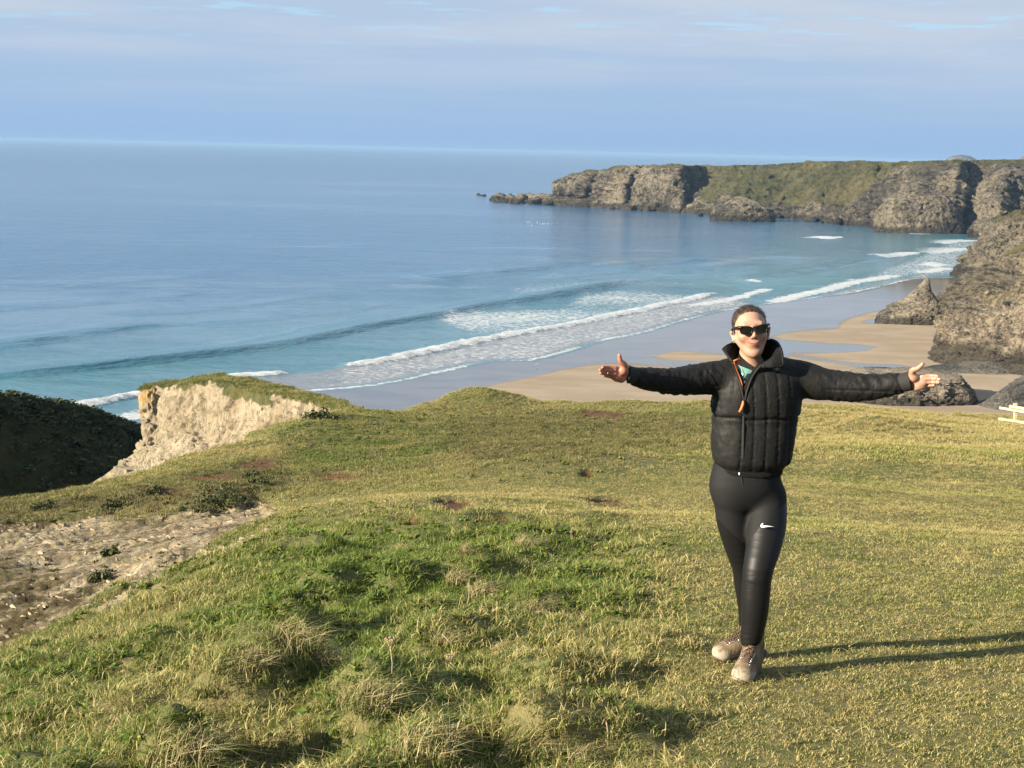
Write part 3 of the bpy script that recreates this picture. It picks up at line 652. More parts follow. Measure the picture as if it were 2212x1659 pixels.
def build_right_cliffs():
    # the tall cliff nearest on the right
    keys = [(2095, 700, 2104, 592, 24), (2062, 712, 2082, 616, 5), (2036, 742, 2074, 640, 8), (2014, 776, 2084, 618, 22), (2050, 790, 2113, 589, 30), (2100, 798, 2155, 563, 34), (2160, 806, 2212, 544, 38), (2240, 818, 2280, 520, 40), (2400, 830, 2420, 490, 44), (2700, 840, 2720, 470, 44)]
    P, kind, s = cliff_sheet(keys, 420, 120, 7, 3.0, 1.6, 90, seed=51, amp=(3.8, 1.5), freq=(1 / 19.0, 1 / 5.0), ledge=(2.4, 1.1), inland=(0.55, 0.85), aniso=1.8, plat_drop=-0.12, base_z=0.8, terrace=1.3)
    turf = sstep(0.93, 1.02, kind) + 0.3 * fbm(P / 7.0, 3, 5) * (kind > 0.7)
    o = add_sheet('cliff', P, CLIFF_MAT, turf=turf, lichen=sstep(0.45, 0.9, kind))
    tag(o, 'tall layered tan and grey cliff standing on the beach at right', kind='structure')
    # the spur behind it, running down to the surf
    keys = [(2146, 513, 2150, 498, 10), (2134, 520, 2146, 494, 12), (2124, 547, 2150, 490, 20), (2098, 572, 2166, 482, 40), (2068, 594, 2190, 473, 70), (2090, 602, 2214, 464, 90), (2130, 606, 2270, 452, 110), (2250, 620, 2350, 430, 120), (2420, 640, 2480, 410, 120)]
    P, kind, s = cliff_sheet(keys, 300, 90, 8, 3.5, 1.15, 150, seed=63, amp=(7.0, 4.0), freq=(1 / 30.0, 1 / 8.0), inland=(0.6, 0.8), aniso=0.9, plat_drop=-0.12, terrace=2.4, ledge=(4.5, 1.6))
    turf = sstep(0.60, 1.0, kind) * 0.9 + 0.35 * fbm(P / 25.0, 3, 6) * (kind > 0.4)
    o = add_sheet('cliff', P, HEAD_MAT, turf=turf, lichen=np.zeros_like(kind))
    tag(o, 'sloping rocky spur with green top running down to the surf', kind='structure')
build_right_cliffs()

def build_headland_rocks():
    # buttress in front of the far cliff, and the boulders of the shore (parts of the headland)
    V, f = rock_rings([(1890, 501), (1894, 478), (1902, 455), (1925, 432), (1950, 419)], [(2082, 507), (2076, 480), (2066, 452), (2050, 425), (2010, 414)], 1205, 0.35, 60, 120, seed=70, amp=0.07, back=0.25, cell=0.3)
    rock_obj('buttress', V, f, HEAD_MAT, headland); attr(headland.children[-1].data, 'turf', np.zeros(len(V)))
    V, f = rock_rings([(1538, 468), (1548, 452), (1570, 440), (1590, 428)], [(1672, 470), (1664, 452), (1640, 440), (1612, 426)], 1345, 0.35, 40, 90, seed=71, amp=0.10, back=0.25, cell=0.3)
    o = rock_obj('buttress', V, f, HEAD_MAT, headland); attr(o.data, 'turf', np.zeros(len(V)))
    V, f = rock_rings([(2092, 512), (2100, 492), (2120, 470)], [(2170, 514), (2160, 490), (2140, 470)], 1150, 0.4, 40, 70, seed=72, amp=0.10, back=0.25)
    o = rock_obj('buttress', V, f, HEAD_MAT, headland); attr(o.data, 'turf', np.zeros(len(V)))
    protos = []
    for k in range(6):
        q = 1.0 + 0.0 * k
        u, v = 16, 11
        th = np.linspace(0, 2 * pi, u, endpoint=False); ph = np.linspace(-pi / 2, pi / 2, v)
        P = np.stack([np.outer(np.cos(ph), np.cos(th)), np.outer(np.cos(ph), np.sin(th)), np.repeat(np.sin(ph)[:, None], u, 1)], -1)
        c1, c2, cv = worley(P * 1.5 + k * 7, 90 + k)
        P = P * (0.85 + 0.35 * (cv - 0.5) + 0.35 * fbm(P * 1.3 + k * 3, 3, 80 + k))[..., None]
        me = mesh_from('rock', P.reshape(-1, 3), grid_faces(v, u, True), HEAD_MAT, False)
        attr(me, 'lichen', np.zeros(u * v)); attr(me, 'turf', np.zeros(u * v)); protos.append(me)
    spots = []
    wl = smooth_line([(1066, 434), (1100, 436), (1150, 439), (1207, 443), (1352, 451), (1417, 455), (1536, 466), (1665, 469), (1740, 474), (1827, 485), (1978, 501), (2070, 504)], 200)
    for i in range(110):
        q = wl[RNG.integers(0, 200)] + np.array([RNG.normal(0, 3), -RNG.uniform(0, 7)])
        w = at_z(q[0], q[1] + 3, 0); sz = RNG.uniform(2.5, 7.5) * (1.2 if q[0] < 1190 else 1.0)
        spots.append((w, sz))
    for (px, py, sz) in [(1070, 434, 5), (1085, 433, 6), (1102, 434, 8), (1120, 435, 9), (1137, 436, 10), (1152, 437, 12), (1168, 438, 12), (1180, 440, 13), (1196, 441, 12), (1045, 424, 4), (1034, 422, 3)]:
        spots.append((at_z(px, py, 0), sz))
    for w, sz in spots:
        o = obj('rock', protos[RNG.integers(0, 6)], headland)
        o.location = (w[0], w[1], sz * 0.25); o.scale = (sz * RNG.uniform(0.9, 1.8), sz * RNG.uniform(0.8, 1.2), sz * RNG.uniform(0.5, 0.95)); o.rotation_euler = (0, 0, RNG.uniform(0, 6.3))
    # far islets on the horizon
    V, f = rock_rings([(2048, 344.5), (2056, 340.5), (2064, 337), (2076, 335.5)], [(2108, 344.5), (2102, 340.5), (2096, 336.5), (2086, 335)], 7600, 0.5, 16, 60, seed=95, amp=0.08, zbase=-3)
    tag(rock_obj('islet', V, f, DARK_ROCK), 'flat dark islet on the horizon above the headland', 'islet', 'islets on the horizon')
    V, f = rock_rings([(2204, 347), (2207, 342), (2211, 339)], [(2236, 347), (2228, 342), (2216, 338)], 7400, 0.5, 14, 40, seed=96, amp=0.08, zbase=-3)
    tag(rock_obj('islet', V, f, DARK_ROCK), 'small peaked islet at the right end of the horizon', 'islet', 'islets on the horizon')
build_headland_rocks()
# ================================================================== the cliff-top ground
def pl(px, py, y): return tuple(at_y(px, py, y))
GROUND = [pl(*q) for q in [
    (-500, 1130, 22), (0, 1086, 26), (190, 1056, 28), (300, 1023, 30), (450, 976, 33), (600, 931, 37), (680, 897, 41), (750, 884, 45), (900, 887, 47), (1000, 866, 50), (1130, 866, 50.5), (1300, 869, 51), (1500, 867, 53), (1700, 873, 55), (1900, 881, 58), (2100, 894, 64), (2185, 919, 60), (2500, 905, 70),
    (0, 1425, 8.5), (200, 1320, 10.0), (430, 1200, 11.7), (600, 1113, 13.5), (700, 1085, 16), (-300, 1560, 7.0),
    (0, 1400, 13.5), (0, 1250, 17), (0, 1150, 21), (200, 1310, 14), (200, 1200, 18), (200, 1120, 22.3), (430, 1192, 16.5), (430, 1130, 19.5), (430, 1090, 22.6), (590, 1106, 18), (590, 1078, 22.6),
    (0, 1108, 23.2), (200, 1088, 23.8), (430, 1068, 23.8), (600, 1058, 24.2), (300, 1060, 25.5), (450, 1020, 29), (600, 1000, 30), (-300, 1300, 16), (-300, 1160, 21),
    (800, 1000, 28), (800, 1085, 19.5), (700, 1120, 16)]]
for _x in (-2.0, -0.5, 1.0, 3.0, 6.0):
    for _y in (-4.0, 0.0, 4.5, 6.4, 9.0):
        GROUND.append((_x, _y, EYE - 1.6 - 0.12 * _y + 0.10 * min(_x, 0) * (0.4 + 0.2 * _y / 5) - 0.012 * max(0, _x - 1) ** 1))
for _x, _y in ((2, 14), (5, 14), (9, 14), (3, 20), (7, 20), (12, 20), (-1, 14), (0, 20), (1, 30), (6, 30), (12, 30), (18, 30), (6, 40), (14, 40), (24, 42), (-2, 40)):
    GROUND.append((_x, _y, EYE - 2.38 - (_y - 6.4) * 0.168))
for _x, _y in ((-8, 0), (-8, 5), (-14, 10)):
    GROUND.append((_x, _y, EYE - 2.6 - 0.12 * _y + 0.12 * _x))
for _x, _y in ((14, 0), (16, 10), (24, 20), (34, 40)):
    GROUND.append((_x, _y, EYE - 1.7 - 0.13 * _y - 0.02 * _x))
GROUND = np.array(GROUND)
def tps(r2): return 0.5 * r2 * np.log(np.maximum(r2, 1e-9))
def _fit():
    p = GROUND[:, :2]; n = len(p)
    K = tps(((p[:, None] - p[None]) ** 2).sum(-1)) + np.eye(n) * 0.8
    A = np.hstack([np.ones((n, 1)), p]); M = np.block([[K, A], [A.T, np.zeros((3, 3))]])
    return np.linalg.solve(M, np.concatenate([GROUND[:, 2], np.zeros(3)]))
TPS_W = _fit()
CREST = np.array([(q[0], q[1]) for q in [pl(*k) for k in [(-1500, 1180, 17), (-500, 1130, 22), (0, 1086, 26), (190, 1056, 28), (300, 1023, 30), (450, 976, 33), (600, 931, 37), (680, 897, 41), (750, 884, 45), (900, 887, 47), (1000, 866, 50.5), (1130, 866, 51), (1300, 869, 51), (1500, 867, 53), (1700, 873, 55), (1900, 881, 58), (2100, 894, 64), (2500, 905, 70), (3400, 930, 80)]]])
SHALE = [(-700, 1135), (-60, 1118), (60, 1114), (200, 1098), (280, 1100), (420, 1086), (560, 1074), (604, 1098), (602, 1113), (560, 1136), (500, 1165), (430, 1204), (300, 1268), (150, 1345), (-60, 1430), (-700, 1700)]
SOIL = [(976, 1097, 34, 11), (1312, 1076, 42, 12), (779, 1132, 55, 9), (1312, 895, 62, 8), (1266, 1016, 17, 7), (733, 1029, 46, 8), (558, 1003, 46, 15), (470, 1030, 60, 10), (350, 1060, 50, 10), (1530, 1300, 12, 4), (2080, 1370, 16, 5), (1060, 1112, 40, 7), (880, 1120, 45, 7)]
MOUNDS = [  # px, py, y, height, radius: rises in the ground itself
    (1010, 866, 49.5, 0.42, 1.6), (1075, 868, 49.8, 0.20, 1.3), (1530, 960, 24, 0.35, 2.6), (1300, 1010, 20, 0.22, 2.4), (395, 1640, 4.85, 0.22, 0.18), (560, 1630, 4.95, -0.26, 0.21), (690, 1650, 4.8, -0.22, 0.19), (200, 1640, 4.85, 0.08, 0.2), (640, 1400, 6.8, 0.20, 0.24), (730, 1385, 7.0, -0.14, 0.20), (790, 1520, 5.6, 0.12, 0.18), (920, 1640, 4.85, 0.09, 0.16), (1120, 1600, 4.95, 0.10, 0.16), (1215, 1570, 5.25, -0.12, 0.16), (1215, 1500, 5.75, 0.09, 0.18), (1310, 1510, 5.6, -0.11, 0.16), (860, 1310, 7.9, 0.17, 0.26), (1040, 1275, 8.3, 0.17, 0.24), (620, 1240, 9.4, 0.16, 0.4), (1160, 1335, 7.5, 0.13, 0.22), (540, 1500, 5.9, 0.10, 0.25), (960, 1400, 6.7, 0.11, 0.2), (470, 1390, 7.2, 0.10, 0.3),
    (1860, 925, 42, 0.32, 2.0), (1960, 935, 42, 0.22, 1.6), (700, 1290, 8.3, 0.10, 0.5), (1000, 1160, 10.6, 0.14, 0.7), (1240, 1400, 6.7, 0.08, 0.25), (480, 1075, 23.8, 0.25, 0.6), (330, 1082, 24.0, 0.2, 0.5), (140, 1095, 24.0, 0.22, 0.5), (2170, 1010, 24, 0.12, 3), (1900, 990, 26, 0.15, 3)]
MOUNDS = [(pl(a, b, c)[0], c, h, r) for a, b, c, h, r in MOUNDS]
def ground_base(x, y):
    x = np.asarray(x, float); y = np.asarray(y, float); sh = x.shape; x = x.ravel(); y = y.ravel()
    z = TPS_W[-3] + TPS_W[-2] * x + TPS_W[-1] * y
    for k in range(len(GROUND)):
        z = z + TPS_W[k] * tps((x - GROUND[k, 0]) ** 2 + (y - GROUND[k, 1]) ** 2)
    for mx, my, h, r in MOUNDS:
        z = z + h * np.exp(-(((x - mx) / r) ** 2 + ((y - my) / r) ** 2))
    sd, _ = seg_distance(np.stack([x, y], -1), CREST)          # left of travel = beyond the edge
    sd = sd + 0.5 * perlin(pn(x, y, 0, 0.9), 71)
    out = np.maximum(sd, 0)
    z = z - 0.35 * out - 1.1 * np.maximum(0, out - 1.2) - 0.0 * sd
    return z.reshape(sh), sd.reshape(sh)
def ground_zones(x, y, z, sd):
    px, py = project(np.stack([x, y, z], -1))
    w1 = perlin(pn(x, y, 0, 0.55), 81); w2 = fbm(pn(x, y, 0, 1.7), 3, 82)
    near = sd < 0.6
    shale = soft_inside(px + 44 * w1 + 30 * w2, py + 20 * w1 + 17 * w2, SHALE, 11) * near * (y > 7)
    soil = np.zeros_like(x)
    for a, b, rx, ry in SOIL:
        soil = np.maximum(soil, sstep(1.35, 0.6, np.sqrt(((px - a) / rx) ** 2 + ((py - b) / ry) ** 2) + 0.8 * w2))
    lush = soft_inside(px, py, [(600, 935), (760, 900), (980, 905), (1010, 960), (930, 1010), (760, 1020), (640, 1000)], 25) * 0.9
    lush = np.maximum(lush * np.clip(0.65 + 1.6 * w1 + w2, 0, 1), np.clip(0.34 + 1.1 * w1 + 0.8 * w2, 0, 0.8) * soft_inside(px, py, [(760, 1160), (1000, 1130), (1360, 1130), (1400, 1250), (1330, 1420), (1050, 1480), (560, 1480), (400, 1330), (600, 1210)], 60))
    heath = soft_inside(px, py, [(980, 905), (1180, 885), (1540, 905), (1540, 950), (1280, 1000), (1020, 1010), (930, 985)], 22)
    heath = np.maximum(heath, 0.55 * soft_inside(px, py, [(600, 935), (760, 890), (1000, 878), (1540, 884), (1540, 938), (1250, 998), (1000, 1040), (800, 1060), (640, 1075), (590, 1000)], 20))
    heath = np.maximum(heath, 1.0 * soft_inside(px, py, [(-100, 1100), (200, 1060), (600, 985), (640, 1040), (610, 1075), (420, 1095), (200, 1105), (-100, 1130)], 14))
    long_ = sstep(1500, 1150, px - 0.18 * (py - 1000) + 60 * w1) * sstep(1090, 1180, py + 25 * w1)
    bank = soft_inside(px, py, [(1730, 880), (1950, 885), (2100, 895), (2800, 925), (2800, 985), (2100, 965), (1930, 960), (1730, 950)], 16)
    lawn = 1 - np.maximum(long_, bank)
    moss = np.maximum(soft_inside(px + 30 * w1, py + 20 * w2, [(-800, 1175), (40, 1175), (150, 1215), (240, 1255), (190, 1320), (60, 1360), (-800, 1560)], 30), 0.35)
    return dict(px=px, py=py, shale=shale, soil=soil * (1 - shale), lush=lush, heath=heath, long=long_, bank=bank, lawn=lawn, moss=moss)
def ground_height(x, y, zones=False):
    z, sd = ground_base(x, y)
    Z = ground_zones(x, y, z, sd)
    lump = 0.15 * (fbm(pn(x, y, 0, 1.5), 3, 91) + 0.8 * np.maximum(0, fbm(pn(x, y, 0, 2.6), 3, 98)) ) * (0.12 + 0.88 * Z['long']) + 0.17 * fbm(pn(x, y, 0, 0.33), 3, 92) * sstep(8, 14, y)
    hm = (Z['long'] > 0.03) & (y < 22)
    if hm.any():
        wx, wy = x[hm], y[hm]; w1_, w2_, wv_ = worley(pn(wx + 0.12 * perlin(pn(wx, wy, 0, 3.0), 141), wy + 0.12 * perlin(pn(wx, wy, 5, 3.0), 142), 0.5, 1.35), 143)
        lump[hm] += Z['long'][hm] * 0.26 * np.maximum(0, wv_ - 0.30) * np.maximum(0, 1 - (w1_ / 0.55) ** 2) - 0.03 * Z['long'][hm]
    lump = lump + 0.10 * np.maximum(0, fbm(pn(x, y, 0, 0.8), 3, 93)) * (Z['bank'] * 1.5 + Z['heath'] * 0.8)
    # layered shale: steps that dip across the gully
    m = Z['shale'] > 0.01
    if m.any():
        xm, ym = x[m], y[m]; u = xm * 0.75 + ym * 0.66; v = -xm * 0.66 + ym * 0.75
        st = ridged(np.stack([u * 0.35 + 0.3 * perlin(pn(u, v, 3, 0.8), 144), v * 3.4, 0 * u], -1), 4, 94); bl = worley(np.stack([u * 0.9, v * 2.4, 0 * u], -1), 95)[2]
        lump = lump * (1 - 0.6 * Z['shale']); lump[m] += Z['shale'][m] * (0.13 * st + 0.03 * (bl - 0.5) - 0.26 + 0.16 * fbm(pn(xm, ym, 0, 0.5), 3, 96))
    lump = lump - 0.05 * Z['soil'] + 0.16 * (fbm(pn(x, y, 0, 0.6), 3, 97)) * sstep(-2.5, 0, sd)
    return (z + lump, sd, Z) if zones else z + lump

def turf_material():
    t = NT('turf_ground'); v = t.pos
    n1 = t.noise(v, 9.0, 6, 0.7); n2 = t.noise(v, 0.9, 5, 0.62); n3 = t.noise(v, 2.4, 5, 0.62)
    c = t.mix(t.ramp(n2, 0.36, 0.64), (0.090, 0.098, 0.030, 1), (0.150, 0.128, 0.054, 1))
    c = t.mix(t.ramp(n3, 0.40, 0.66), c, (0.070, 0.088, 0.024, 1))
    c = t.mix(t.math('MULTIPLY', t.attr('lush'), 0.7), c, (0.070, 0.125, 0.020, 1))
    c = t.mix(t.math('MULTIPLY', t.attr('heath'), 0.9), c, t.mix(t.ramp(n3, 0.38, 0.62), (0.040, 0.042, 0.016, 1), (0.090, 0.070, 0.032, 1)))
    c = t.mix(t.ramp(n1, 0.42, 0.62, 0.0, 0.55), c, (0.205, 0.175, 0.080, 1))
    c = t.mix(t.ramp(n1, 0.30, 0.44, 0.6, 0.0), c, (0.030, 0.034, 0.012, 1))
    soil = t.mix(n1, (0.065, 0.034, 0.018, 1), (0.150, 0.078, 0.040, 1))
    c = t.mix(t.ramp(t.attr('soil'), 0.3, 0.7), c, soil)
    # shale: cream and grey plates, rusty in patches, mossy in others
    vv = t.mapv(v, rot=(0.15, 0.1, radians(-41)))
    s1 = t.noise(t.mapv(vv, scale=(0.9, 5.5, 2)), 1.6, 6, 0.66, 0.5); s2 = t.noise(v, 0.75, 5, 0.65); s3 = t.noise(v, 11, 5, 0.7)
    pl_ = t.voro(t.mapv(vv, scale=(2.2, 8.0, 4)), 1.0, 'F1', 'Color')
    sc = t.mix(t.ramp(s1, 0.33, 0.66), (0.165, 0.122, 0.070, 1), (0.480, 0.398, 0.258, 1))
    sc = t.mix(t.ramp(t.xyz(pl_)[0], 0.2, 0.9, 0.0, 0.6), sc, (0.38, 0.32, 0.235, 1))
    sc = t.mix(t.ramp(s2, 0.50, 0.64, 0, 0.5), sc, (0.185, 0.130, 0.066, 1))
    sc = t.mix(t.ramp(t.noise(v, 1.3, 5, 0.7), 0.52, 0.62, 0, 0.7), sc, (0.070, 0.058, 0.025, 1))
    sc = t.mix(t.ramp(s3, 0.34, 0.44, 0.7, 0), sc, (0.055, 0.042, 0.028, 1))
    sc = t.mix(t.math('MULTIPLY', t.attr('moss'), t.ramp(t.noise(v, 2.1, 6, 0.7), 0.36, 0.56)), sc, t.mix(n3, (0.045, 0.042, 0.018, 1), (0.120, 0.085, 0.040, 1)))
    sh = t.ramp(t.math('ADD', t.attr('shale'), t.math('MULTIPLY', t.math('SUBTRACT', t.noise(v, 3.0, 5, 0.7), 0.5), 0.8)), 0.40, 0.56)
    c = t.mix(sh, c, sc)
    h = t.math('ADD', n1, t.math('MULTIPLY', t.math('MULTIPLY', s1, sh), 2.2))
    return t.set(color=c, rough=0.92, spec=0.15, normal=t.bump(h, 0.9, 0.06))
def build_ground():
    nr, nc = 620, 640
    rows = np.exp(np.linspace(math.log(2.2), math.log(92.0), nr)); cols = np.tan(np.linspace(radians(-47), radians(47), nc))
    c2 = np.linspace(-0.62, 0.62, nc); cols = 0.25 * cols + 0.75 * c2
    Y = np.repeat(rows[:, None], nc, 1) - 0.8; X = (Y + 2.0) * cols[None]
    z, sd, Z = ground_height(X, Y, True)
    me = mesh_from('ground', np.stack([X, Y, z], -1), grid_faces(nr, nc), turf_material())
    for k in ('shale', 'soil', 'lush', 'heath', 'moss'): attr(me, k, Z[k])
    o = obj('ground', me); tag(o, 'grassy cliff-top slope with an eroded shale gully on its left', kind='structure')
    # the ground under and behind the photographer
    nx, ny = 60, 50
    gx = np.linspace(-40, 40, nx); gy = np.linspace(-40, 1.7, ny); Xb, Yb = np.meshgrid(gx, gy)
    zb, sdb = ground_base(Xb, Yb); zb = np.where(Yb < -4, ground_base(Xb, np.full_like(Yb, -4))[0] - 0.10 * (Yb + 4), zb) - 0.05
    me2 = mesh_from('ground', np.stack([Xb, Yb, zb], -1), grid_faces(ny, nx), me.materials[0])
    for k in ('shale', 'soil', 'lush', 'heath', 'moss'): attr(me2, k, np.zeros(nx * ny))
    tag(obj('ground', me2), 'grass under the photographer', kind='structure')
    return o
ground = build_ground()

# ================================================================== the tan cliff and the dark hillside on the left
def loft(cols, ncol, nrow, linear=False):
    """columns of 3-D control points (same count each), resampled to a grid, rows first"""
    C = np.array(cols, float)
    k = C.shape[1]; rows = np.linspace(0, k - 1, nrow)
    R = np.array([[[np.interp(rows, np.arange(k), C[i, :, a])] for a in range(3)] for i in range(len(C))])[:, :, 0]   # col, axis, row
    R = R.transpose(0, 2, 1)
    out = np.zeros((nrow, ncol, 3))
    cs = np.linspace(0, len(C) - 1, ncol)
    for r in range(nrow): out[r] = smooth_line(R[:, r], ncol) if not linear else np.stack([np.interp(cs, np.arange(len(C)), R[:, r, a]) for a in range(3)], -1)
    return out, rows
TAN_MAT = rock_material('tan_clay_rock', (0.130, 0.100, 0.064, 1), (0.275, 0.220, 0.142, 1), (0.370, 0.312, 0.218, 1), scale=0.8, stretch=1.2, tilt=(0.5, 0.3, 0), bump=0.8, veins=0.3, plain=0.8, lichen=(0.46, 0.27, 0.06, 1),
                        turf=((0.050, 0.060, 0.020, 1), (0.115, 0.108, 0.040, 1), 1.4))
def build_tan_cliff():
    T = [(322, 836, 96), (309, 842, 82), (340, 834, 82.5), (400, 829, 80), (455, 823, 78), (520, 836, 75.5), (572, 846, 71), (640, 860, 66), (700, 873, 60), (748, 884, 55), (800, 900, 52)]
    Bk = [(330, 833, 99), (316, 836, 86), (350, 827, 87), (420, 820, 86), (470, 812, 85), (540, 819, 83), (600, 832, 79), (660, 850, 72), (710, 866, 65), (752, 879, 57), (800, 897, 53)]
    low = {2: [(338, 900, 80.5), (340, 960, 78.5), (330, 1000, 77), (290, 1050, 75), (250, 1100, 73)], 3: [(396, 900, 78), (396, 960, 76), (392, 1010, 74.5), (375, 1060, 73), (350, 1110, 71)], 0: [(322, 900, 95), (330, 965, 93), (310, 990, 92), (260, 1030, 90), (200, 1070, 88)], 1: [(313, 900, 81), (320, 958, 79), (298, 986, 78), (244, 1026, 76), (186, 1062, 74)]}
    cols = []
    for k in range(len(T)):
        if k in low:
            f = low[k]
        else:
            px, py, y = T[k]; px -= 6 * max(0, 5 - k)
            f = [(px + 2, lerp(py, 1130, a), y - 9 * a ** 1.3) for a in (0.2, 0.42, 0.55, 0.75, 1.0)]
        c = [pl(*f[4]), pl(*f[3]), pl(*f[2]), pl(*f[1]), pl(*f[0]), pl(*T[k]), pl(*Bk[k])]
        b = np.array(c[0]); c.insert(0, tuple(b + np.array([-6, -2, -14])))
        e = np.array(c[-1]); c.append(tuple(e + np.array([3, 10, -9]))); c.append(tuple(e + np.array([8, 28, -30])))
        cols.append(c)
    P, rows = loft(cols, 320, 260, True)
    kind = rows[:, None] * np.ones((1, 320))
    n = sheet_normals(P); n = n * np.where((n @ np.array([0.1, -1, 0.4])) < 0, -1, 1)[..., None]
    face = sstep(0.3, 1.0, kind) * (1 - sstep(5.7, 6.2, kind))
    c1, c2, cv = worley(P * np.array([0.55, 0.55, 0.4]), 7); d1, d2, dv = worley(P * 1.5, 8)
    rgh = 0.35 + 0.65 * sstep(-0.1, 0.35, fbm(P * 0.18, 3, 108)); d = (0.16 * (cv - 0.5) + 0.10 * (dv - 0.5) + 0.34 * ridged(P * np.array([0.9, 0.9, 0.5]), 4, 103) + 0.22 * fbm(P * 2.2, 4, 109)) * rgh + 0.85 * fbm(P * 0.26, 4, 101)
    q = d / 0.30; fl = np.floor(q); d = lerp(d, 0.30 * (fl + sstep(0.34, 0.66, q - fl)), 0.8)
    P = P + n * (d * face)[..., None]
    top = sstep(5.8, 6.4, kind)
    P[..., 2] += top * 0.32 * fbm(P * 0.7, 3, 105)
    tn = fbm(P * 0.9, 3, 106)
    turf = sstep(5.75, 6.05, kind + 0.35 * tn) + 0.0
    s = np.linspace(0, 10, 320)[None]
    turf = np.maximum(turf, 0.75 * sstep(5.2, 5.7, kind + 0.3 * tn) * sstep(4.2, 4.8, s) * (1 - sstep(6.2, 6.6, s)))
    lich = sstep(4.2, 5.6, kind) * (1 - sstep(1.4, 2.3, s))
    o = add_sheet('cliff', P, TAN_MAT, turf=turf, lichen=lich * 0.5)
    tag(o, 'crumbling tan clay cliff with a thin turf cap above the cove', kind='structure')
    return P[(kind > 5.95) & (kind < 7.2) & (turf > 0.6)]
cap_pts = build_tan_cliff()
def build_dark_hill():
    C = [(-900, 815, 84), (-500, 818, 96), (-200, 830, 104), (0, 850, 112), (60, 857, 115), (130, 871, 119), (200, 893, 124), (250, 912, 128), (310, 936, 133), (400, 985, 138)]
    cols = []
    for px, py, y in C:
        a = np.array(pl(px, py, y))
        cols.append([tuple(a + np.array([44, -34, -44])), tuple(a + np.array([30, -21, -30])), tuple(a + np.array([14, -9, -13])), tuple(a + np.array([3, -1, -2.0])), tuple(a), tuple(a + np.array([-14, 6, -0.6])), tuple(a + np.array([-60, 30, -10])), tuple(a + np.array([-110, 60, -60]))])
    P, rows = loft(cols, 260, 200)
    kind = rows[:, None] * np.ones((1, 260))
    n = sheet_normals(P); n = n * np.where(n[..., 2] < 0, -1, 1)[..., None]
    c1, c2, cv = worley(P * 0.42, 17)
    d = 0.8 * np.maximum(0, 0.75 - c1) + 1.3 * fbm(P * 0.12, 4, 111) + 0.5 * fbm(P * 0.8, 3, 113)
    d = d * np.where(kind > 3.6, 0.35, 1.0)
    P = P + n * d[..., None]
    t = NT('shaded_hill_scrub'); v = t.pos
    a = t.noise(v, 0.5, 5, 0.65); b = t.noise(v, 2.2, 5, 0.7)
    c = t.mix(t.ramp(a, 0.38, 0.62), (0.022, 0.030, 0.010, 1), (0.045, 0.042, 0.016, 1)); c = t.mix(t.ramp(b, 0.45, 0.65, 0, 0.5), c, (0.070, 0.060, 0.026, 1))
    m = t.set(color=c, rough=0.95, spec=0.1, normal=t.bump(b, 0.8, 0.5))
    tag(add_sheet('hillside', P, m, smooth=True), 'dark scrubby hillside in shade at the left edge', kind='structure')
    return P
hill_pts = build_dark_hill()
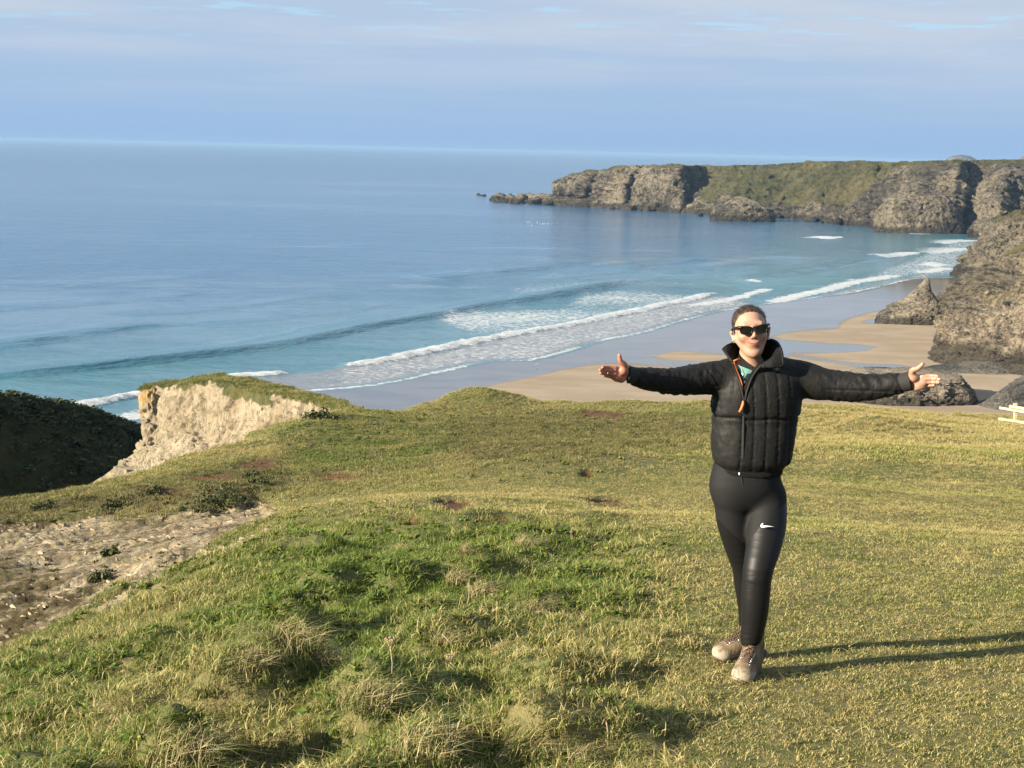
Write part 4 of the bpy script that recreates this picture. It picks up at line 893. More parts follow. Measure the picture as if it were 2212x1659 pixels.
# ================================================================== the person
PY0 = 6.15
PO = np.array([1.115, PY0, 59.655])
def J(px, py, yo=0.0): return at_y(px, py, PY0 + yo) - PO
class Vol:
    """a signed distance volume on a rectilinear grid, meshed with surface nets"""
    def __init__(s, xs, ys, zs):
        s.ax = [np.asarray(a, np.float32) for a in (xs, ys, zs)]
        s.D = np.full([len(a) for a in s.ax], 0.2, np.float32)
    def win(s, lo, hi):
        sl = tuple(slice(max(0, np.searchsorted(a, l) - 1), min(len(a), np.searchsorted(a, h) + 1)) for a, l, h in zip(s.ax, lo, hi))
        X, Y, Z = s.ax[0][sl[0]][:, None, None], s.ax[1][sl[1]][None, :, None], s.ax[2][sl[2]][None, None, :]
        return sl, X, Y, Z
    def put(s, sl, d, k, op='add'):
        if 0 in s.D[sl].shape: return s
        a = s.D[sl]
        if op == 'add':
            if k > 0:
                h = np.clip(0.5 + 0.5 * (d - a) / k, 0, 1); r = d * (1 - h) + a * h - k * h * (1 - h)
            else: r = np.minimum(a, d)
        else:
            if k > 0:
                d = -d; h = np.clip(0.5 - 0.5 * (d - a) / k, 0, 1); r = d * (1 - h) + a * h + k * h * (1 - h)
            else: r = np.maximum(a, -d)
        s.D[sl] = r; return s
    def cone(s, a, b, r1, r2, k=0.01, op='add', sq=(1, 1, 1)):
        a = np.asarray(a, float); b = np.asarray(b, float); m = max(r1, r2) * max(1 / min(sq), 1) + k + 0.02
        sl, X, Y, Z = s.win(np.minimum(a, b) - m, np.maximum(a, b) + m)
        ba = b - a; L2 = max(ba @ ba, 1e-9)
        t = np.clip(((X - a[0]) * ba[0] + (Y - a[1]) * ba[1] + (Z - a[2]) * ba[2]) / L2, 0, 1)
        d = np.sqrt(((X - a[0] - t * ba[0]) * sq[0]) ** 2 + ((Y - a[1] - t * ba[1]) * sq[1]) ** 2 + ((Z - a[2] - t * ba[2]) * sq[2]) ** 2) - (r1 + (r2 - r1) * t)
        return s.put(sl, d.astype(np.float32), k, op)
    def chain(s, pts, rs, k=0.01, n=22):
        pts = np.array(pts, float); rs = np.array(rs, float)
        Q = smooth_line(np.hstack([pts, rs[:, None]]), n if len(pts) > 2 else 2); m = rs.max() + k + 0.02
        sl, X, Y, Z = s.win(pts.min(0) - m, pts.max(0) + m); d = None
        for a, b in zip(Q[:-1], Q[1:]):
            ba = b[:3] - a[:3]
            t = np.clip(((X - a[0]) * ba[0] + (Y - a[1]) * ba[1] + (Z - a[2]) * ba[2]) / max(ba @ ba, 1e-9), 0, 1)
            e = np.sqrt((X - a[0] - t * ba[0]) ** 2 + (Y - a[1] - t * ba[1]) ** 2 + (Z - a[2] - t * ba[2]) ** 2) - (a[3] + (b[3] - a[3]) * t)
            d = e if d is None else np.minimum(d, e)
        return s.put(sl, d.astype(np.float32), k)
    def ell(s, c, r, k=0.01, R=None, op='add'):
        c = np.asarray(c, float); m = max(r) + k + 0.02
        sl, X, Y, Z = s.win(c - m, c + m)
        q = [X - c[0], Y - c[1], Z - c[2]]
        if R is not None: q = [R[0, i] * q[0] + R[1, i] * q[1] + R[2, i] * q[2] for i in range(3)]
        k0 = np.sqrt((q[0] / r[0]) ** 2 + (q[1] / r[1]) ** 2 + (q[2] / r[2]) ** 2) + 1e-6
        k1 = np.sqrt((q[0] / r[0] ** 2) ** 2 + (q[1] / r[1] ** 2) ** 2 + (q[2] / r[2] ** 2) ** 2) + 1e-6
        return s.put(sl, (k0 * (k0 - 1) / k1).astype(np.float32), k, op)
    def stack(s, z, cx, cy, a, b, k=0.01, op='add', power=2.3, fn=None):
        """a trunk of ellipse-like sections: centres and half sizes by height"""
        T = np.array(sorted(zip(z, cx, cy, a, b)), float); T = smooth_line(T, 80) if len(T) > 3 else T; z = np.maximum.accumulate(T[:, 0]); cx, cy, a, b = T[:, 1], T[:, 2], T[:, 3], T[:, 4]
        g = lambda v: np.interp(s.ax[2][sl[2]], z, v)[None, None, :]
        A = max(a) + 0.05; Bm = max(b) + 0.05
        sl, X, Y, Z = s.win((min(cx) - A, min(cy) - Bm, z[0] - 0.03), (max(cx) + A, max(cy) + Bm, z[-1] + 0.03))
        aa, bb = g(a), g(b)
        r = ((np.abs(X - g(cx)) / aa) ** power + (np.abs(Y - g(cy)) / bb) ** power) ** (1 / power)
        d = (r - 1) * np.minimum(aa, bb)
        d = np.maximum(d, np.maximum(z[0] - Z, Z - z[-1]))
        if fn is not None: d = d + fn(X, Y, Z)
        return s.put(sl, d.astype(np.float32), k, op)
    def front_y(s, x, z):
        ix = int(np.argmin(abs(s.ax[0] - x))); iz = int(np.argmin(abs(s.ax[2] - z))); col = s.D[ix, :, iz]
        j = int(np.argmax(col < 0))
        if j == 0: return 0.0
        t = col[j - 1] / (col[j - 1] - col[j]); return float(s.ax[1][j - 1] + t * (s.ax[1][j] - s.ax[1][j - 1]))
    def nets(s):
        D = s.D; ax = s.ax; n = D.shape; S = D < 0
        c = [S[i:n[0] - 1 + i, j:n[1] - 1 + j, k:n[2] - 1 + k] for i in (0, 1) for j in (0, 1) for k in (0, 1)]
        cnt = sum(q.astype(np.int8) for q in c); act = (cnt > 0) & (cnt < 8)
        idx = np.full(act.shape, -1, np.int32); I = np.array(np.nonzero(act)); m = I.shape[1]; idx[act] = np.arange(m)
        val = np.array([D[I[0] + i, I[1] + j, I[2] + k] for i in (0, 1) for j in (0, 1) for k in (0, 1)])
        off = np.array([(i, j, k) for i in (0, 1) for j in (0, 1) for k in (0, 1)])
        pos = np.array([[ax[a][I[a] + o[a]] for a in range(3)] for o in off])      # 8,3,m
        acc = np.zeros((3, m)); w = np.zeros(m)
        for p in range(8):
            for q in range(p + 1, 8):
                if abs(off[p] - off[q]).sum() != 1: continue
                x = (val[p] < 0) != (val[q] < 0); t = np.where(x, val[p] / np.where(x, val[p] - val[q], 1), 0)
                acc += np.where(x, pos[p] + (pos[q] - pos[p]) * t, 0); w += x
        V = (acc / np.maximum(w, 1)).T
        F = []
        for a in range(3):
            u, v = (a + 1) % 3, (a + 2) % 3
            s0 = [slice(1, -1)] * 3; s0[a] = slice(0, -1); s1 = list(s0); s1[a] = slice(1, None)
            A, B = S[tuple(s0)], S[tuple(s1)]
            ch = np.array(np.nonzero(A != B)); flip = A[tuple(ch)]
            g = ch.copy(); g[u] += 1; g[v] += 1
            def cell(du, dv):
                q = g.copy(); q[u] -= du; q[v] -= dv; return idx[tuple(q)]
            Q = np.stack([cell(1, 1), cell(0, 1), cell(0, 0), cell(1, 0)], 1)
            F.append(np.where(flip[:, None], Q, Q[:, ::-1]))
        return V, np.vstack(F)
def relax(V, F, it=1, f=0.5):
    for _ in range(it):
        acc = np.zeros_like(V); w = np.zeros(len(V))
        for a, b in ((0, 1), (1, 2), (2, 3), (3, 0)):
            np.add.at(acc, F[:, a], V[F[:, b]]); np.add.at(w, F[:, a], 1); np.add.at(acc, F[:, b], V[F[:, a]]); np.add.at(w, F[:, b], 1)
        V = V + f * (acc / np.maximum(w, 1)[:, None] - V)
    return V
def R_y(a): return np.array([[cos(a), 0, -sin(a)], [0, 1, 0], [sin(a), 0, cos(a)]])   # turns x towards z

def build_person():
    person = empty('person', tuple(PO))
    tag(person, 'person in black quilted jacket and leggings with both arms stretched wide on the grass', 'person')
    # ------------------------------------------------ materials
    t = NT('skin'); lip = t.attr('lip'); blush = t.attr('blush'); crease = t.attr('crease')
    sk = t.mix(blush, (0.375, 0.222, 0.155, 1), (0.400, 0.140, 0.098, 1)); sk = t.mix(t.ramp(t.noise(t.pos, 90, 3, 0.6), 0.35, 0.65, 0, 0.25), sk, (0.330, 0.175, 0.118, 1))
    sk = t.mix(lip, sk, (0.290, 0.110, 0.090, 1)); sk = t.mix(crease, sk, (0.120, 0.045, 0.032, 1))  # shade of nostrils, mouth line and smile folds painted into the skin colour
    skin = t.set(color=sk, rough=0.45, spec=0.4, sss=0.12, normal=t.bump(t.noise(t.pos, 160, 3, 0.6), 0.12, 0.004)); t.p.inputs['Subsurface Radius'].default_value = (0.012, 0.005, 0.003)
    t = NT('hair_brown'); hv = t.mapv(t.pos, scale=(220, 40, 60)); hn = t.noise(hv, 1.0, 4, 0.6)
    hair_m = t.set(color=t.mix(t.ramp(hn, 0.35, 0.65), (0.016, 0.009, 0.005, 1), (0.060, 0.034, 0.018, 1)), rough=0.42, normal=t.bump(hn, 0.6, 0.004))
    t = NT('black_nylon'); wn = t.noise(t.mapv(t.pos, scale=(1, 1, 1.6), rot=(0.2, 0.7, 0.1)), 26, 5, 0.62, 1.2); w2 = t.noise(t.mapv(t.pos, scale=(26, 26, 7), rot=(0, 0.8, 0)), 1.0, 3, 0.5, 1.0)
    nylon = t.set(color=t.mix(wn, (0.0055, 0.0055, 0.0055, 1), (0.0095, 0.0093, 0.0090, 1)), rough=t.ramp(wn, 0.3, 0.7, 0.60, 0.74), spec=0.22, sheen=0.0, normal=t.bump(t.math('ADD', t.math('MULTIPLY', wn, 0.45), w2), 0.30, 0.012))
    t = NT('black_fleece'); fn_ = t.noise(t.pos, 240, 4, 0.75)
    fleece = t.set(color=t.mix(t.ramp(fn_, 0.3, 0.7), (0.004, 0.004, 0.0045, 1), (0.030, 0.029, 0.027, 1)), rough=0.95, spec=0.1, normal=t.bump(fn_, 1.0, 0.01))
    t = NT('black_rib_knit'); rb = t.noise(t.mapv(t.pos, scale=(60, 500, 500)), 1.0, 2)
    rib = t.set(color=(0.011, 0.011, 0.011, 1), rough=0.85, normal=t.bump(rb, 0.4, 0.003))
    t = NT('leggings_knit'); sat = t.attr('satin'); ln = t.noise(t.mapv(t.pos, scale=(14, 14, 60)), 1.0, 4, 0.6, 0.8)
    leg_m = t.set(color=t.mix(sat, (0.0070, 0.0070, 0.0076, 1), (0.0070, 0.0070, 0.0074, 1)), rough=t.ramp(sat, 0, 1, 0.75, 0.50), spec=0.24, sheen=0.0, normal=t.bump(ln, t.ramp(sat, 0, 1, 0.03, 0.08), 0.01))
    t = NT('teal_cotton'); tn = t.noise(t.pos, 40, 4, 0.6)
    tee = t.set(color=t.mix(tn, (0.095, 0.225, 0.205, 1), (0.135, 0.285, 0.260, 1)), rough=0.9, normal=t.bump(tn, 0.3, 0.01))
    orange = flat('orange_tape', (0.62, 0.17, 0.05, 1), 0.6); black = flat('black_plastic', (0.006, 0.006, 0.006, 1), 0.18); lensm = flat('dark_green_lens', (0.004, 0.006, 0.004, 1), 0.05, spec=0.6)
    silver = flat('polished_silver', (0.85, 0.85, 0.83, 1), 0.18, metal=1.0); white = flat('white_print', (0.85, 0.85, 0.85, 1), 0.4)
    t = NT('muddy_nubuck'); bn = t.noise(t.pos, 55, 5, 0.7); b2 = t.noise(t.pos, 16, 4, 0.65); mud = t.attr('mud')
    bc = t.mix(t.ramp(b2, 0.35, 0.65), (0.115, 0.080, 0.048, 1), (0.195, 0.145, 0.092, 1)); bc = t.mix(t.ramp(t.math('ADD', mud, t.math('MULTIPLY', t.math('SUBTRACT', t.noise(t.pos, 30, 6, 0.75), 0.5), 1.6)), 0.35, 0.80), bc, (0.305, 0.268, 0.208, 1))
    bc = t.mix(t.ramp(bn, 0.30, 0.42, 0.55, 0), bc, (0.075, 0.045, 0.026, 1))
    nubuck = t.set(color=bc, rough=0.85, spec=0.2, normal=t.bump(bn, 0.5, 0.006))
    solem = flat('dirty_rubber', (0.075, 0.055, 0.038, 1), 0.9); lace_m = flat('brown_lace', (0.070, 0.036, 0.022, 1), 0.8)
    def part(name, V, F, m, smooth=True, **at):
        me = mesh_from(name, V, F, m, smooth)
        for k, v in at.items(): attr(me, k, v)
        return obj(name, me, person)
    # ------------------------------------------------ joints
    HC = J(1621, 715, -0.02); Rh = R_y(radians(7.0))
    H = lambda x, y, z: HC + Rh @ np.array([x, y, z])
    shL, shR = J(1566, 806, 0.0), J(1716, 806, 0.0)
    elL, elR = J(1452, 822, -0.10), J(1838, 834, -0.05)
    wrL, wrR = J(1352, 806, -0.22), J(1968, 823, -0.15)
    hipL, hipR = J(1580, 1075, 0.0), J(1660, 1075, 0.0)
    knL, knR = J(1611, 1222, 0.08), J(1638, 1240, -0.165)
    anL, anR = J(1617, 1354, 0.166), J(1624, 1385, -0.152)
    # ------------------------------------------------ body
    def axis(*seg): return np.unique(np.concatenate([np.arange(a, b, st) for a, b, st in seg]).round(5))
    B = Vol(axis((-0.76, -0.54, 0.0022), (-0.54, -0.1, 0.012), (-0.1, 0.125, 0.0024), (0.125, 0.68, 0.012), (0.68, 0.90, 0.0022)), axis((-0.36, 0.26, 0.0032)), axis((0.02, 1.18, 0.015), (1.18, 1.70, 0.0025)))
    # head
    B.ell(H(0, 0.022, 0.036), (0.071, 0.092, 0.073), 0.01, Rh)
    B.ell(H(0, -0.020, -0.012), (0.0585, 0.068, 0.078), 0.03, Rh)
    B.cone(H(-0.010, -0.046, -0.080), H(0.010, -0.046, -0.080), 0.023, 0.023, 0.03)
    B.ell(H(0, -0.066, -0.092), (0.017, 0.015, 0.016), 0.018, Rh)
    for sx in (-1, 1):
        B.ell(H(sx * 0.038, -0.057, -0.015), (0.025, 0.024, 0.021), 0.02, Rh)          # cheek
        B.cone(H(sx * 0.054, 0.0, -0.038), H(sx * 0.016, -0.050, -0.084), 0.015, 0.015, 0.03)   # jaw line
        B.ell(H(sx * 0.030, -0.089, 0.020), (0.017, 0.012, 0.012), 0.010, Rh, 'sub')   # eye socket
        B.ell(H(sx * 0.030, -0.076, 0.018), (0.012, 0.012, 0.012), 0.003, Rh)
        B.ell(H(sx * 0.0800, 0.006, -0.016), (0.0075, 0.018, 0.030), 0.003, Rh @ R_y(radians(-sx * 16)))
        B.ell(H(sx * 0.0865, -0.004, -0.012), (0.004, 0.009, 0.018), 0.003, Rh, 'sub')
        B.cone(H(sx * 0.0105, -0.092, -0.0150), H(sx * 0.0085, -0.094, -0.0140), 0.0064, 0.0062, 0.006)
    B.cone(H(-0.036, -0.076, 0.040), H(0.036, -0.076, 0.040), 0.010, 0.010, 0.02)       # brow
    B.cone(H(0, -0.088, 0.024), H(0, -0.104, -0.0075), 0.0076, 0.0092, 0.012)           # nose
    B.ell(H(0, -0.077, -0.044), (0.026, 0.011, 0.017), 0.018, Rh)                        # muzzle
    up_ = lambda x: -0.0450 + 0.009 * (x / 0.029) ** 2; my = lambda x: -0.0915 + 15.0 * x * x
    for i in range(8):
        x0, x1 = -0.027 + 0.054 * i / 8, -0.027 + 0.054 * (i + 1) / 8; w = lambda x: max(0.0010, 0.0036 * (1 - (x / 0.033) ** 2))
        B.cone(H(x0, my(x0) + 0.003, up_(x0) + 0.0026), H(x1, my(x1) + 0.003, up_(x1) + 0.0026), w(x0), w(x1), 0.003); B.cone(H(x0, my(x0) + 0.0035, up_(x0) - 0.0040), H(x1, my(x1) + 0.0035, up_(x1) - 0.0040), w(x0) * 1.15, w(x1) * 1.15, 0.003)
    for i in range(8):
        x0, x1 = -0.027 + 0.054 * i / 8, -0.027 + 0.054 * (i + 1) / 8
        B.cone(H(x0, my(x0) - 0.003, up_(x0) - 0.0005), H(x1, my(x1) - 0.003, up_(x1) - 0.0005), 0.0015, 0.0015, 0.002, op='sub')
    # neck, trunk, limbs (inside the clothes)
    B.cone(H(0, 0.012, -0.06), J(1617, 800, 0.015), 0.045, 0.050, 0.025)
    B.chain([J(1618, 800, 0.02), J(1618, 870, 0.0), J(1619, 960, 0.0), J(1620, 1045, 0.0)], [0.06, 0.095, 0.09, 0.10], 0.05)
    for a, b, c, s in ((shL, elL, wrL, -1), (shR, elR, wrR, 1)):
        B.cone(J(1618, 815, 0.01), a, 0.05, 0.045, 0.04); B.chain([a, b, c], [0.045, 0.036, 0.025], 0.02)
    for a, b, c in ((hipL, knL, anL), (hipR, knR, anR)): B.chain([a, b, c], [0.07, 0.040, 0.026], 0.04)
    # hands: palm, four fingers, thumb
    def hand(wr, base, tip, th, heel, side):
        pb = [J(*q) for q in base]; pt = [J(*q) for q in tip]
        B.cone(wr, (np.array(heel) * 0.5 + (pb[1] + pb[2]) * 0.25), 0.024, 0.026, 0.012, sq=(1, 1.5, 1))
        for q in pb: B.cone(wr * 0.7 + heel * 0.3, q, 0.017, 0.0105, 0.010, sq=(1, 1.15, 1))
        B.cone(heel, pb[3], 0.017, 0.0105, 0.012); B.cone(heel, pb[2], 0.017, 0.011, 0.012)
        for i in range(4):
            L = pt[i] - pb[i]; r = (0.0083, 0.0086, 0.0082, 0.0072)[i]
            k1 = pb[i] + 0.40 * L + np.array([0, 0.006, 0]); k2 = pb[i] + 0.72 * L + np.array([0, 0.005, 0])
            B.chain([pb[i], k1, k2, pt[i] - 0.10 * L], [r * 1.18, r * 1.04, r * 0.98, r * 0.84], 0.0015)
            for f in (0.40, 0.70): B.ell(pb[i] + f * L + np.array([0, -0.0052, 0]), (0.0022, 0.004, r * 1.1), 0.002, op='sub')
        T = [J(*q) for q in th]
        B.chain([wr * 0.6 + heel * 0.4, T[0], T[1], T[2]], [0.019, 0.0145, 0.0108, 0.0085], 0.008)
        B.ell((T[0] * 0.6 + heel * 0.4) + np.array([0, -0.006, 0]), (0.017, 0.014, 0.018), 0.012)
    hand(wrL, [(1329, 795, -0.262), (1327, 801.5, -0.266), (1326.5, 808.5, -0.264), (1328, 816.5, -0.255)], [(1299, 793.5, -0.300), (1293, 799, -0.305), (1294.5, 805.5, -0.302), (1303, 811, -0.288)],
         [(1349, 789.5, -0.265), (1340.5, 780, -0.280), (1338, 768, -0.285)], J(1342, 817, -0.238), -1)
    hand(wrR, [(1993.5, 812, -0.188), (1996, 818.5, -0.192), (1996, 826, -0.190), (1993, 834, -0.180)], [(2029, 813, -0.222), (2034, 819.5, -0.228), (2031.5, 826, -0.224), (2020, 832, -0.208)],
         [(1971, 802, -0.195), (1983, 796, -0.212), (1994, 786, -0.220)], J(1979, 836, -0.165), 1)
    V, F = B.nets(); V = relax(V, F, 1, 0.35)
    q = (V - HC) @ Rh                                   # head frame
    zc_l = -0.0450 + 0.009 * (q[:, 0] / 0.029) ** 2
    lipv = sstep(0.0085, 0.0050, np.abs(q[:, 2] - zc_l + 0.0010) + 4.5 * q[:, 0] ** 2) * (np.abs(q[:, 0]) < 0.030) * (q[:, 1] < -0.070)
    bl = 0.55 * np.exp(-((np.abs(q[:, 0]) - 0.042) ** 2 / 0.0005 + (q[:, 2] + 0.016) ** 2 / 0.0005)) * (q[:, 1] < -0.04) + 0.6 * np.exp(-(q[:, 0] ** 2 / 0.0002 + (q[:, 2] + 0.008) ** 2 / 0.0002)) * (q[:, 1] < -0.09)
    hx = np.maximum(sstep(-0.59, -0.64, V[:, 0]), sstep(0.785, 0.83, V[:, 0])); bl = np.maximum(bl, 0.75 * hx + 0.15 * (np.abs(V[:, 0]) > 0.5))
    cr = 0.9 * np.exp(-((q[:, 2] - zc_l) / 0.0016) ** 2) * (np.abs(q[:, 0]) < 0.0300) * (q[:, 1] < -0.068) + 0.7 * np.exp(-(((np.abs(q[:, 0]) - 0.0075) / 0.003) ** 2 + ((q[:, 2] + 0.0205) / 0.0020) ** 2)) * (q[:, 1] < -0.086)
    fold = np.interp(-q[:, 2], [0.015, 0.027, 0.041], [0.0185, 0.0285, 0.0350]); cr = cr + 0.28 * np.exp(-((np.abs(q[:, 0]) - fold) / 0.0022) ** 2) * (q[:, 2] < -0.015) * (q[:, 2] > -0.043) * (q[:, 1] < -0.055)
    part('body', V, F, skin, crease=np.clip(cr, 0, 1), lip=lipv, blush=np.clip(bl, 0, 1))
    # ------------------------------------------------ hair: pulled back tight
    HV = Vol(np.arange(HC[0] - 0.12, HC[0] + 0.12, 0.003), np.arange(HC[1] - 0.13, HC[1] + 0.17, 0.003), np.arange(HC[2] - 0.12, HC[2] + 0.16, 0.003))
    HV.ell(H(0, 0.026, 0.038), (0.0750, 0.096, 0.0755), 0.01, Rh); HV.ell(H(0, 0.05, -0.03), (0.062, 0.060, 0.06), 0.03, Rh); HV.ell(H(0.01, 0.125, 0.03), (0.035, 0.035, 0.04), 0.02, Rh)
    X, Y, Z = [a.astype(float) for a in HV.ax]; G = np.stack(np.meshgrid(X, Y, Z, indexing='ij'), -1); g = (G - HC) @ Rh
    line = 0.80 * g[..., 1] + 0.60 * g[..., 2] - 0.0225 + 0.60 * np.maximum(0, np.abs(g[..., 0]) - 0.050)
    HV.D = np.maximum(HV.D, -line.astype(np.float32)); ridge = 0.0007 * np.sin(g[..., 0] * 330 + 3 * np.sin(g[..., 1] * 30)); HV.D = HV.D + ridge.astype(np.float32)
    HV.D = np.maximum(HV.D, -(np.sqrt(((np.abs(g[..., 0]) - 0.082) / 0.012) ** 2 + ((g[..., 1] - 0.008) / 0.026) ** 2 + ((g[..., 2] + 0.005) / 0.034) ** 2) - 1).astype(np.float32) * 0.012)
    V, F = HV.nets(); part('hair', V, F, hair_m)
    S = Soup(); rg_ = np.random.default_rng(8); gh = (V - HC) @ Rh; bun = np.array([0.01, 0.13, 0.03])
    for i in rg_.choice(np.nonzero(gh[:, 2] > -0.03)[0], 1100):
        p = gh[i]; nn = p - np.array([0, 0.03, 0.03]); nn /= np.linalg.norm(nn); tg = bun - p; tg -= nn * (tg @ nn); tg /= np.linalg.norm(tg) + 1e-6; L = rg_.uniform(0.025, 0.06); sd_ = rg_.normal(0, 0.25, 3)
        sd_ = sd_ - nn * (sd_ @ nn); tg = tg + 0.25 * sd_; lift = rg_.uniform(0.0002, 0.0012) + (0.004 * rg_.random() if rg_.random() < 0.08 else 0)
        S.tube([H(*(p + nn * 0.0002)), H(*(p + tg * L * 0.5 + nn * (lift - 6.0 * (L * 0.5) ** 2))), H(*(p + tg * L + nn * (lift * 0.5 - 6.2 * L ** 2)))], [0.0007, 0.0006, 0.0003], 3, False)
    obj('hair_strands', S.mesh('hair_strands', hair_m), person); person.children[-1]['kind'] = 'stuff'
    # ------------------------------------------------ sunglasses
    def lens_outline(sx, grow=0.0, n=28):
        pts = []
        for i in range(n):
            a = 2 * pi * i / n; x = 0.0235 * np.sign(cos(a)) * abs(cos(a)) ** 0.62; z = 0.0158 * np.sign(sin(a)) * abs(sin(a)) ** 0.62
            x *= 1.0 + 0.14 * z / 0.0195; z += 0.0030 * x / 0.0245 * (z > 0)
            x *= 1 + grow / 0.0245; z *= 1 + grow / 0.0195
            pts.append((sx * (0.0335 + x), z + 0.019))
        return pts
    G_y = lambda x: -0.104 + 2.6 * x * x
    S = Soup(); Ls = []
    for sx in (-1, 1):
        o, i_ = lens_outline(sx, 0.0046), lens_outline(sx, 0.0); n = len(o); v = []
        for dy in (-0.0035, 0.0035):
            v += [H(x, G_y(x) + dy, z) for x, z in o] + [H(x, G_y(x) + dy, z) for x, z in i_]
        f = []
        for k in range(n):
            j = (k + 1) % n
            for q4 in ((k, j, n + j, n + k), (2 * n + k, 3 * n + k, 3 * n + j, 2 * n + j), (k, 2 * n + k, 2 * n + j, j), (n + k, n + j, 3 * n + j, 3 * n + k)): f.append(q4 if sx > 0 else q4[::-1])
        S.add(v, f)
        LS = Soup(); LS.add([H(x, G_y(x) - 0.0006 - 0.003 * (1 - ((x - sx * .0335) / .026) ** 2), z) for x, z in i_] + [H(sx * 0.0335, G_y(0.0335) - 0.0048, 0.019)], [(k, (k + 1) % n, n)[::sx] for k in range(n)]); Ls.append(LS)
        S.tube([H(sx * 0.061, -0.093, 0.034), H(sx * 0.068, -0.086, 0.033), H(sx * 0.0775, -0.05, 0.028), H(sx * 0.0785, -0.01, 0.022), H(sx * 0.079, 0.015, 0.012), H(sx * 0.078, 0.025, -0.004)], [0.0052, 0.0054, 0.0046, 0.004, 0.004, 0.003], 8)
        S.tube([H(sx * 0.050, -0.099, 0.0350), H(sx * 0.067, -0.089, 0.0355)], [0.0042, 0.0048], 8)
    S.tube([H(-0.009, -0.1045, 0.028), H(0, -0.108, 0.0305), H(0.009, -0.1045, 0.028)], [0.0052, 0.0042, 0.0052], 8)
    gl = obj('sunglasses', S.mesh('sunglasses', black), person)
    for LS in Ls: obj('lens', LS.mesh('lens', lensm), gl)
    for sx in (-1, 1):
        S = Soup(); S.box(H(sx * 0.060, -0.1045, 0.0385), (0.0042, 0.002, 0.0018)); obj('rivet', S.mesh('rivet', silver, False), gl)
    for sx in (-1, 1):
        e = H(sx * 0.079, 0.006, -0.040); S = Soup(); S.tube([e + np.array([0.0055 * cos(a), -0.003, 0.0055 * sin(a)]) for a in np.linspace(0, 2 * pi, 13)], 0.0016, 6); obj('earring', S.mesh('earring', silver), person)
    # ------------------------------------------------ t-shirt
    zc = lambda py: J(1618, py)[2]; xc = lambda px: J(px, 860)[0]
    tv = Vol(np.arange(-0.16, 0.17, 0.005), np.arange(-0.18, 0.16, 0.005), np.arange(zc(960), zc(758), 0.005))
    tv.stack([zc(950), zc(880), zc(835), zc(804), zc(787), zc(775)], [xc(1616)] * 6, [0, 0, 0.0, 0.012, 0.02, 0.02], [0.118, 0.115, 0.108, 0.092, 0.072, 0.060], [0.100, 0.098, 0.094, 0.082, 0.068, 0.058], 0.01)
    V, F = tv.nets(); part('t_shirt', V, F, tee)
    # ------------------------------------------------ jacket
    JK = Vol(np.arange(-0.60, 0.80, 0.0052), np.arange(-0.36, 0.24, 0.0058), np.arange(zc(1016), zc(738), 0.0052))
    xf = lambda px: J(px, 860, -0.13)[0]; zf = lambda py: J(1610, py, -0.13)[2]
    zip_x = xf(1606)
    zs_ = [zc(p) for p in (1012, 1003, 990, 960, 930, 905, 880, 850, 820, 800, 785, 772)]
    lft = [1563, 1549, 1540, 1535, 1534, 1536, 1531, 1533, 1543, 1549, 1556, 1576]; rgt = [1692, 1707, 1717, 1722, 1726, 1727, 1733, 1734, 1731, 1727, 1718, 1690]
    cxs = [(xc(a) + xc(b)) / 2 for a, b in zip(lft, rgt)]; hw = [(xc(b) - xc(a)) / 2 - 0.006 for a, b in zip(lft, rgt)]
    dep = [0.105, 0.122, 0.138, 0.142, 0.140, 0.132, 0.142, 0.145, 0.135, 0.118, 0.100, 0.080]
    seam_z = zf(906); yoke_z = zf(800)
    def quilt(X, Y, Z):
        u = (X - zip_x) / 0.0545 + 0.16 * np.maximum(0, Z - seam_z) * np.sign(X - zip_x) / 0.1 + 0.5
        fr = np.abs(u - np.floor(u) - 0.5)                        # 0 at a stitched line, 0.5 mid panel
        side = sstep(0.165, 0.13, np.abs(X - 0.012))
        pk = np.sin(Z * 2 * pi / 0.021 + 2.2 * np.sin(X * 45) + 1.5 * np.sin(Z * 90)) * np.exp(-(fr / 0.22) ** 2)
        puff = (0.0011 * pk + 0.0038 * np.exp(-(fr / 0.06) ** 2) - 0.0016 * (1 - (1 - 2 * fr) ** 2)) * side
        for zz, w, dp in ((seam_z, 0.007, 0.0085), (yoke_z, 0.006, 0.004)):
            puff = puff + dp * np.exp(-((Z - zz - 0.004 * np.sin(X * 40)) / w) ** 2) - 0.3 * dp * np.exp(-((Z - zz) / 0.03) ** 2)
        return puff
    JK.stack(zs_, cxs, [0.0] * 9 + [0.008, 0.015, 0.02], hw, dep, 0.01, power=2.5, fn=quilt)
    def sleeve(pts, rs):
        JK.chain(pts, rs, 0.022)
    sleeve([J(1578, 814, 0.0), J(1545, 816, -0.02), J(1500, 820, -0.055), J(1452, 824, -0.105), J(1410, 820, -0.145), J(1374, 814, -0.185)], [0.080, 0.080, 0.075, 0.065, 0.059, 0.049])
    sleeve([J(1694, 812, 0.0), J(1730, 818, -0.005), J(1775, 829, -0.025), J(1840, 836, -0.06), J(1890, 836, -0.09), J(1938, 829, -0.125)], [0.082, 0.083, 0.078, 0.071, 0.063, 0.054])
    ax = [a.astype(float) for a in JK.ax]
    band = np.abs(JK.D) < 0.035; I = np.nonzero(band); P = np.stack([ax[0][I[0]], ax[1][I[1]], ax[2][I[2]]], -1)
    wr = ridged(P * np.array([13, 13, 20]) + 0.8 * P[:, [2, 0, 1]] * 12, 2, 201) * 0.5 + ridged(P * np.array([30, 26, 18]) + P[:, [2, 1, 0]] * 20, 2, 203) * 0.5
    arm = np.maximum(sstep(-0.16, -0.22, P[:, 0]), sstep(0.24, 0.30, P[:, 0])); body_ = 1 - arm
    lng = 0.5 + 0.5 * np.cos(2 * pi * (P[:, 0]) / 0.052 + 1.3 * np.sin(P[:, 2] * 60)); 
